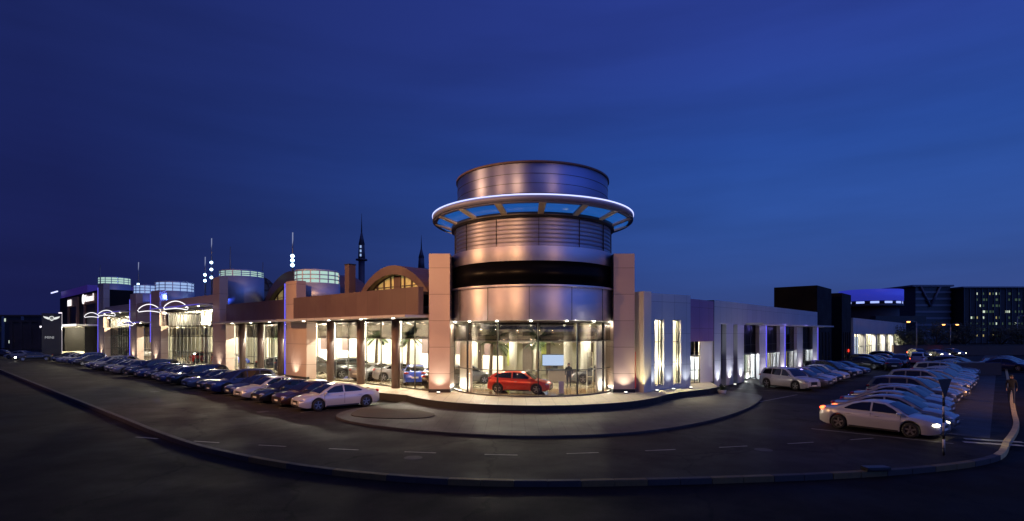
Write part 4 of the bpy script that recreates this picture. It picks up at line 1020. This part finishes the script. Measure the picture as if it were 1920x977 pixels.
# small plants at the end of the terrace
b = MB(); rd = random.Random(5)
pl = thing('potted_plant', 'low spiky plant in a pale pot at the terrace end by the glass doorway', 'plant', (15.1, 39.0, 0))
MB().cyl(0, 0, .22, 0, .35, 16, rt=.3).build('pot', 'cream', pl)
for k in range(26): frond(b, (0, 0, .33), rd.uniform(0, 6.28), rd.uniform(.3, 1.4), rd.uniform(.35, .6), 1.2, w=.07, n=5)
b.build('leaves', 'leaf', pl, norm=False)

# ---------------------------------------------------------------- furniture in the hall
d = thing('reception_desk', 'long dark reception desk in the tower hall below the bright screens', 'desk', (4.1, 43.2, .545))
MB().box(-1.2, 1.2, -.35, .35, 0, .95).build('front_panel', 'taupe', d, bevel=.02); MB().box(-1.3, 1.3, -.42, .42, .95, 1.02).build('desk_top', 'black', d, bevel=.01)
s = thing('display_screen', 'wide glowing blue-white screen wall above the reception desk', 'screen', (3.6, 46.3, .53))
MB().box(-1.0, 1.3, -.05, .05, 1.15, 2.05).build('panel', 'screen', s); MB().box(-1.05, 1.35, .05, .12, 1.1, 2.1).build('frame', 'black', s); MB().box(-.1, .3, .0, .06, 0, 1.1).build('stand', 'frame', s)
s = thing('display_stand', 'pale freestanding frame with round cut-outs near the white curved wall', 'stand', (5.2, 36.2, .545), .3)
b = MB()
for x in (-.24, .20): b.box(x, x+.05, -.03, .03, 0, 2.6)
for z in (.3, .95, 1.6, 2.25, 2.55): b.box(-.19, .20, -.03, .03, z, z+.06)
b.build('frame', 'cream', s)
s = thing('lounge_seat', 'dark lounge armchair at the back of the hall beside the grey sedan', 'armchair', (7.6, 39.8, .545), .6)
MB().box(-.5, .5, -.4, .4, .15, .45).build('seat', 'taupe', s, bevel=.05); MB().box(-.5, .5, .4, .55, .15, .95).build('backrest', 'taupe', s, bevel=.05)
for x in (-.62, .5): MB().box(x, x+.12, -.4, .5, .1, .65).build('armrest', 'taupe', s, bevel=.03)
s = thing('display_board', 'tall slim pale sign stand beside the nose of the red hatchback', 'sign', (3.1, 34.15, .545), -.2)
MB().box(-.16, .16, -.02, .02, .1, .85).build('panel', mat('pale_sign', (.45, .45, .62), .4), s); MB().box(-.2, .2, -.12, .12, 0, .05).build('base', 'frame', s); MB().box(-.02, .02, .02, .05, .05, .3).build('stem', 'frame', s)
for k, (t, inn) in enumerate([(2.0, 8.4), (5.2, 8.2), (9.8, 8.2), (14, 8.0), (23, 8), (27.5, 8)]):
    s = thing('partition_screen', f'brown and white display partition at the back of the long wing, {ORD[k]} from the tower', 'partition', tuple(PL(t, inn, .53)), A_L, 'display partitions in the long wing')
    MB().box(-1.1, 1.1, -.06, .06, .1, 2.1).build('lower_panel', 'white', s); MB().box(-.9, .2, -.08, .08, 2.1, 3.6).build('upper_panel', 'clad_red', s)
    for x in (-1, .9): MB().box(x, x+.08, -.2, .2, 0, .1).build('foot', 'black', s)
b = MB()
for k, t in enumerate((40, 44.4, 48.8, 53)): b.cyl(-t, 3.2+(k % 2), .35, .53, 7.3, 24)
b.build('interior_columns', 'white', SH)
b = MB()
for k in range(34): t = 37.3+k*.53; b.box(-t-.12, -t, 7.6, 7.7, .53, 7.3) if k % 5 else None
for k in range(22): t = 71.3+k*.7; b.box(-t-.2, -t, 5.6, 5.7, .53, 7.3) if k % 4 else None
o = b.build('vertical_blind', 'cream', SH)
for t in (38.5, 46, 51): MB().box(-t-1.6, -t, 6.4, 6.5, .53, 6.8).build('interior_panel', 'white', SH)
for t in (74, 80): MB().box(-t-1.8, -t, 4.8, 4.9, .53, 6.8).build('interior_panel', 'cream', SH)
b = MB()
b.box(-55, -37, 2.4, 2.5, 2.0, 2.06); b.box(-55, -37, 2.4, 2.5, 1.3, 1.34)
for k in range(30): b.box(-55+k*.6, -55+k*.6+.04, 2.42, 2.48, .53, 2.0)
b.build('balustrade', 'frame', SH)

# ---------------------------------------------------------------- people
def person(label, loc, rz, pose, mats=('cloth_k', 'cloth_k', 'skin', 'hair')):
    J = {'pelvis': (0, 0, .98), 'waist': (0, 0, 1.12), 'chest': (0, 0, 1.36), 'neck': (0, .0, 1.52), 'head0': (.01, 0, 1.62), 'head1': (.01, 0, 1.73)}
    E_ = [('pelvis', 'waist'), ('waist', 'chest'), ('chest', 'neck'), ('neck', 'head0'), ('head0', 'head1')]
    RD = {'pelvis': .15, 'waist': .135, 'chest': .16, 'neck': .06, 'head0': .092, 'head1': .085}
    for sg, nm in ((1, 'l'), (-1, 'r')):
        st = pose.get('stride', .0)*sg; ar = pose.get('arm', .05)
        J.update({nm+'hip': (0, .10*sg, .90), nm+'knee': (st*.5+.02, .11*sg, .50), nm+'ank': (st, .11*sg, .09), nm+'toe': (st+.17, .12*sg, .04),
                  nm+'sho': (0, .19*sg, 1.43), nm+'elb': (-.04-st*.2, .25*sg, 1.15), nm+'wri': (ar-st*.3, .24*sg, .90), nm+'palm': (ar+.02-st*.3, .235*sg, .83)})
        RD.update({nm+'hip': .09, nm+'knee': .058, nm+'ank': .042, nm+'toe': .035, nm+'sho': .06, nm+'elb': .042, nm+'wri': .028, nm+'palm': .033})
        E_ += [('pelvis', nm+'hip'), (nm+'hip', nm+'knee'), (nm+'knee', nm+'ank'), (nm+'ank', nm+'toe'), ('chest', nm+'sho'), (nm+'sho', nm+'elb'), (nm+'elb', nm+'wri'), (nm+'wri', nm+'palm')]
        for f in range(5):
            q = Vector(J[nm+'palm']); o = Vector(((f-2)*.018, 0, -.075+abs(f-2)*.006)) if f < 4 else Vector((.05, 0, -.03))
            J[nm+f'f{f}'] = tuple(q+o); RD[nm+f'f{f}'] = .0085; E_.append((nm+'palm', nm+f'f{f}'))
    names = list(J); me = bpy.data.meshes.new('person'); me.from_pydata([J[n] for n in names], [(names.index(a), names.index(c)) for a, c in E_], [])
    o = bpy.data.objects.new('person', me); COL.objects.link(o)
    sk = o.modifiers.new('skin', 'SKIN'); sv = me.skin_vertices[0].data
    for i, n in enumerate(names): sv[i].radius = (RD[n], RD[n]); sv[i].use_root = (n == 'pelvis')
    o.modifiers.new('sub', 'SUBSURF').levels = 1
    dg = bpy.context.evaluated_depsgraph_get(); m2 = bpy.data.meshes.new_from_object(o.evaluated_get(dg)); bpy.data.objects.remove(o)
    m2.materials.clear()
    for m_ in mats: m2.materials.append(M[m_])
    for p in m2.polygons:
        z = p.center.z; y = abs(p.center.y); p.use_smooth = True
        p.material_index = 2 if z > 1.55 or (y > .19 and z < .93) else (1 if z > .98 else 0)
    o = bpy.data.objects.new('person', m2); COL.objects.link(o); o.location = loc; o.rotation_euler = (0, 0, rz); tag(o, label, 'person')
    MB().blob((-.015, 0, 1.70), (.098, .088, .10), seg=16, rg=10).build('hair', 'hair', o)
    b = MB(); b.blob((.10, 0, 1.655), (.02, .014, .024)); b.blob((.015, .088, 1.66), (.02, .012, .03)); b.blob((.015, -.088, 1.66), (.02, .012, .03)); b.build('nose_and_ears', 'skin', o)
    b = MB(); b.blob((.092, .032, 1.685), (.012, .014, .008)); b.blob((.092, -.032, 1.685), (.012, .014, .008)); b.build('eyes', 'cloth_k', o)
    return o
person('person in dark clothes standing inside the tower hall to the side of the red hatchback', (4.0, 38.2, .545), R(-100), {})
person('person in dark clothes waiting in the lit entrance of the far dark block', tuple(PL(108.6, 2.5, .5)), R(-130), {})
person('person in dark clothes walking on the roadside path beside the parked car row', (31.5, 34.2, .01), A_R+R(180), {'stride': .26}, ('cloth_b', 'cloth_k', 'skin', 'hair'))

# ---------------------------------------------------------------- signs, masts, lamps
def neon_arc(px, py, d_, w, label, rzd):
    rzd = 32
    X = (px-960)/1017*d_; z = 4.4+(625-py)/1017*d_
    b = MB(); n = 20; h = w*.33; pts = [(-w/2+w*i/n, 0, h*math.sin(math.pi*i/n)**.7 if 0 < i < n else 0) for i in range(n+1)]
    low = [(w/2-w*i/n, 0, -h*.28+.22*h*math.sin(math.pi*i/n)) for i in range(1, n)]
    b.tube(pts+low, .05, 8, closed=True); o = b.build('neon_sign', 'neon'); o.location = (X, d_, z); o.rotation_euler = (0, 0, R(rzd))
    tag(o, label, 'neon sign', 'white neon arc signs on the long wing')
    c = MB().box(-.04, .04, .0, 1.0, -.04, .04); k = c.build('bracket', 'frame', o)
neon_arc(330, 577, 62.5, 2.4, 'largest white neon arc sign nearest the tower at the tall glazed bay', -20)
neon_arc(280, 582, 69.3, 2.45, 'second white neon arc sign from the tower, beside the blue-edged pillar', -20)
neon_arc(235, 608, 77, 1.9, 'lowest white neon arc sign over the low bay between two pillars', -20)
neon_arc(200, 590, 84.4, 2.2, 'fourth white neon arc sign below the orange fascia of the farther bay', -20)
neon_arc(172, 593, 91.5, 2.0, 'farthest white neon arc sign in front of the dark end block', -20)
py_ = thing('sign_pylon', 'tall black sign panel with a white winged emblem before the dark end block', 'sign', (-80.6, 95, 0), R(36))
MB().box(-1.35, 1.35, -.2, .2, .5, 7.95).build('panel', 'black', py_, bevel=.03); MB().box(-.9, .9, -.15, .15, 0, .5).build('base', 'frame', py_)
b = MB(); b.ring(0, 0, .26, .36, -.03, .03, n=28); b.box(-.26, .26, -.03, .03, -.02, .02)
for sg in (-1, 1):
    P = [(.40, .14), (1.12, .32), (1.05, .14), (.95, .02), (.80, -.08), (.60, -.2), (.32, -.26)]
    b.prism([(sg*x, y) for x, y in P], -.03, .03)
b.prism([(-.3, -.3), (.3, -.3), (.0, -.5)], -.03, .03)
e = b.build('winged_emblem', emit('emblem_white', (.9, .92, .9), .95), py_); e.location = (0, -.24, 7.1); e.rotation_euler = (R(90), 0, 0)
M['letter'] = emit('letter_white', (.8, .82, .85), .45)
text('MINI', .62, 'sign_lettering', 'letter', py_, (-.3, -.24, 3.7), (R(90), 0, 0))
s = thing('light_column', 'thin white glowing column beside the lit entrance of the dark end block', 'light column', ((113-960)/1017*108, 108, 0))
MB().cyl(0, 0, .28, 0, 8.6, 12).build('light_tube', emit('column_light', (1, .9, 1), 1.6), s); MB().cyl(0, 0, .4, 0, .4, 12).build('base', 'frame', s); MB().cyl(0, 0, .32, 8.6, 8.75, 12).build('cap', 'frame', s)
def mast(px, ytop, ylamps, d_, label, star=True):
    X = (px-960)/1017*d_; zt = 4.4+(625-ytop)/1017*d_
    t = thing('roof_mast', label, 'mast', (X, d_, 7.0), 0, 'masts rising above the long wing')
    z = lambda y: 4.4+(625-y)/1017*d_-7.0
    MB().tube([(0, 0, 0), (0, 0, zt-9), (0, 0, zt-7)], [.12, .10, .05], 8).build('pole', 'pole', t)
    if ylamps: MB().tube([(0, -.02, z(ylamps[0]-9)), (0, -.02, z(ytop)-.03)], .065, 6).build('lit_needle', 'needle', t)
    for y in ylamps: MB().blob((0, -.1, z(y)), (.2, .2, .2)).build('lamp', 'star', t)
mast(397, 446, (492, 505, 520), 78, 'tallest mast with three stacked blue-white lamps over the second round drum')
mast(385, 481, (515, 526), 80, 'short mast with two blue-white lamps just beside the tallest lit mast')
mast(549, 435, (480, 488, 497), 60, 'mast with three blue-white lamps above the wide pillar nearest the tower')
mast(260, 491, (533,), 92, 'slim mast with one small lamp over the farther drums')
mast(432, 462, (), 84, 'thin unlit mast just behind the second round drum')
mast(493, 491, (), 90, 'thin unlit mast beside the distant lattice dome')
mast(188, 497, (), 100, 'thin unlit mast above the farthest round drum')
# striped signpost near the camera
s = thing('signpost', 'black and white banded post with a dark inverted triangle sign at the lot corner', 'signpost', (15.6, 19.6, -.02), R(20))
b = MB(); 
for i in range(9): b.cyl(0, 0, .038, i*.3, i*.3+.3, 12, mi=i % 2)
b.build('post', ['black', 'white'], s); b = MB(); b.extr([(-.36, 2.78), (.36, 2.78), (.02, 2.12), (-.02, 2.12)], -.05, -.035); b.build('sign_plate', 'kerb_b', s)
# storm drain box on the kerb
s = MB().box(-.4, .4, -.12, .2, 0, .12); s.box(-.34, .34, -.14, -.12, .02, .09); o = s.build('drain_cover', 'black', bevel=.01); o.location = (11.6, 17.25, .045); o.rotation_euler = (0, 0, R(6)); tag(o, 'small black drain box set into the painted kerb', 'drain')
def street_lamp(loc, h, label, arms=(1,), bulb='bulb_s', r=.35, grp='street lamps beyond the lot', rz=0):
    t = thing('street_lamp', label, 'street lamp', loc, rz, grp)
    MB().tube([(0, 0, 0), (0, 0, h*.5), (0, 0, h)], [.12, .09, .06], 8).build('pole', 'pole', t)
    for a in arms:
        ar = MB().tube([(0, 0, h-.1), (a*.8, 0, h+.15), (a*1.3, 0, h+.1)], .045, 6).build('arm', 'pole', t)
        MB().blob((a*1.5, 0, h+.1), (.45, .16, .1)).build('lamp_head', 'pole', ar)
        MB().blob((a*1.5, 0, h-.04), (r, r*.5, r*.4)).build('lamp_glass', bulb, ar)
for (x, y, z, e), lb in zip(LAMPS+[(40, 20, 10, 0), (-31, 7, 18.5, 0)], ('tall road lamp out by the road on the far left', 'tall road lamp beside the road behind the viewpoint', 'road lamp on the right verge of the near road', 'road lamp by the pavement out of the right edge', 'added unseen lamp between the two tallest ones on the left, warming the tower metal')):
    t = thing('street_lamp', lb, 'street lamp', (x, y, -.14), 0, 'tall road lamps round the crossing')
    MB().tube([(0, -1.2, 0), (0, -1.2, z*.5), (0, -1.2, z+.2)], [.2, .15, .09], 10).build('pole', 'pole', t)
    MB().box(-.3, .3, -1.3, .4, z+.22, z+.38).build('lamp_head', 'pole', t)
    MB().box(-.25, .25, -.3, .35, z+.19, z+.218).build('lamp_glass', 'bulb_o', t)
street_lamp((74.6, 100, 0), 6.6, 'single orange street lamp beside the far white showroom', (-1,))
street_lamp((97, 120, 0), 6.4, 'double-headed orange street lamp in front of the dark trees', (-1, 1))
street_lamp((111.8, 120, 0), 8.2, 'dim street lamp standing farthest to the right before the hotel', (1,), 'tail')
street_lamp((-118.5, 125, 0), 10.5, 'orange street lamp glowing at the far left edge past the black sign', (-1,))
o = MB().cyl(0, 0, .05, 0, .5, 10).blob((0, 0, .56), (.09, .09, .09), 1).build('bollard_light', ['pole', emit('white_bollard', (1, 1, .95), 2)]); o.location = (31.6, 43.8, 0); tag(o, 'small white bollard light standing alone in the empty lane', 'bollard light')

# ---------------------------------------------------------------- distant buildings
def minaret(px, ytop, ybase, d_, w, label, lit):
    X = (px-960)/1017*d_; zt = 4.4+(625-ytop)/1017*d_; zb = 4.4+(625-ybase)/1017*d_; H_ = zt-zb
    t = thing('minaret', label, 'minaret', (X, d_, 0), 0, 'slender dark minarets')
    MB().cyl(0, 0, w*.55, 0, zb, 12).build('shaft', 'spire', t)
    b = MB().cyl(0, 0, w, zb, zb+H_*.03, 12); b.cyl(0, 0, w*.62, zb+H_*.03, zb+H_*.34, 8, rt=w*.5); b.cyl(0, 0, w*.55, zb+H_*.34, zb+H_*.6, 8, rt=w*.12); b.build('gallery', 'spire', t)
    MB().cyl(0, 0, w*.12, zb+H_*.6, zt, 6, rt=.04).build('finial', 'spire', t)
    for k in range(lit): MB().box(-w*.12, w*.12, -w*.68, -w*.5, zb+H_*(.08+.09*k), zb+H_*(.13+.09*k)).build('window', 'band_b', t)
minaret(678, 400, 488, 150, 1.6, 'dark minaret with lit openings rising behind the arched roof', 3)
minaret(790, 440, 505, 170, 1.7, 'plain dark spire just beside the round tower', 0)
c = thing('roof_chimney', 'square brown shaft standing on the roof beside the arched gable', 'chimney', tuple(PL(11.3, 1.2, 0)), A_L)
MB().box(-.32, .32, -.3, .3, 7.0, 10.0).build('shaft', 'clad_red', c); MB().box(-.36, .36, -.34, .34, 10.0, 10.08).build('cap', 'black', c)
D = thing('lattice_dome', 'distant glass dome with brown lattice ribs behind the long wing', 'dome', (-65, 140, 12))
b = MB()
for k in range(12):
    a = 2*math.pi*k/12; b.tube([(4.6*math.cos(a)*math.cos(e_), 4.6*math.sin(a)*math.cos(e_), 7*math.sin(e_)) for e_ in [R(x) for x in range(0, 91, 10)]], .13, 5)
for e_ in (10, 30, 50, 70): b.tube([(4.6*math.cos(R(e_))*math.cos(R(x)), 4.6*math.cos(R(e_))*math.sin(R(x)), 7*math.sin(R(e_))) for x in range(0, 360, 15)], .11, 5, closed=True)
b.build('rib_frame', 'brown', D); MB().blob((0, 0, 0), (4.4, 4.4, 6.8), seg=24, rg=12).build('dome_skin', mat('dome_skin', (.10, .07, .05), .4, var=.4), D); MB().cyl(0, 0, 5.2, -12, .1, 24).build('drum_base', 'far', D)
O = thing('office_block', 'grey office block with pale horizontal bands beyond the blue-lit tower', 'building', (186, 250, 0))
MB().box(0, 16, 0, 20, 0, 26).build('wall', 'office', O)
for k in range(8): MB().box(-.2, 16.2, -.3, 0, 2+3*k, 2.9+3*k).build('band', 'office_b', O)
b = MB(); b.box(-2, 17, -1, 20, 26, 26.8); b.build('roof_slab', 'office_b', O)
MB().tube([(2, -.6, 26), (6.5, -.6, 17)], .45, 6).build('diagonal_brace', 'office_b', O)
MB().tube([(6.5, -.6, 17), (11, -.6, 26)], .45, 6).build('diagonal_brace', 'office_b', O)
HT = thing('hotel_block', 'wide dark hotel with scattered lit windows on the horizon at the right', 'building', (204, 245, 0))
MB().box(0, 70, 0, 20, 0, 25.0).build('wall', 'far', HT); MB().box(-1, 71, -1, 20, 25.0, 25.6).build('parapet', 'office_b', HT)
rd = random.Random(11); nwin = 0
for cx in range(1, 34):
    for fl in range(8):
        pr = .8 if cx in (4, 6, 9, 10, 14, 17, 24, 25, 28) else .14
        if rd.random() < pr and nwin < 98:
            nwin += 1; x = cx*1.45
            MB().box(x, x+rd.choice((.4, .5, .9)), -.08, 0, 3+2.7*fl, 4+2.7*fl).build('window', rd.choice(('win_w', 'win_d', 'win_d', 'win_d', 'win_y')), HT)
b = MB()
for cx in range(26): b.box(cx*2.7, cx*2.7+.3, -.25, 0, 0, 25)
b.build('pilasters', 'office', HT)
for k, (x0, x1, yy, z, lb) in enumerate([(-139, -126, 150, 7.6, 'low brown building with pilasters past the black sign'), (-170, -141, 162, 9.5, 'dark low building with small lit windows at the far left edge')]):
    q = thing('low_building', lb, 'building', (x0, yy, 0)); W_ = x1-x0
    MB().box(0, W_, 0, 12, 0, z).build('wall', 'brown' if k == 0 else 'far', q); MB().box(-.3, W_+.3, -.3, 12, z, z+.5).build('parapet', 'brown', q)
    b = MB()
    for j in range(5): b.box(W_*j/5+.4, W_*j/5+1.1, -.3, 0, 0, z)
    b.build('pilasters', 'office_b' if k else 'brown', q)
    if k:
        for wx_, wz in ((W_-8, 6.0), (W_-7.4, 3.0), (W_-9.2, 1.5), (W_-11, 8)): MB().box(wx_, wx_+.8, -.15, 0, wz, wz+(1.6 if wz == 6 else .9)).build('window', 'win_w', q)
q = thing('low_grey_wall', 'low grey-brown wall with a pale strip on top beyond the roadside cars', 'wall', (44.5, 56.5, 0), R(8))
MB().box(0, 7.5, 0, .3, 0, 1.3).build('wall_face', 'brown', q); MB().box(2, 5.4, -.03, .33, 1.3, 1.42).build('coping', 'paint', q)
q = thing('boundary_wall', 'long dark boundary wall running behind the lane below the trees', 'wall', (76, 108, 0), R(8))
MB().box(0, 60, 0, .4, 0, 2.0).build('wall_face', 'brown', q); MB().box(0, 60, -.05, .45, 2.0, 2.12).build('coping', 'kerb_b', q)
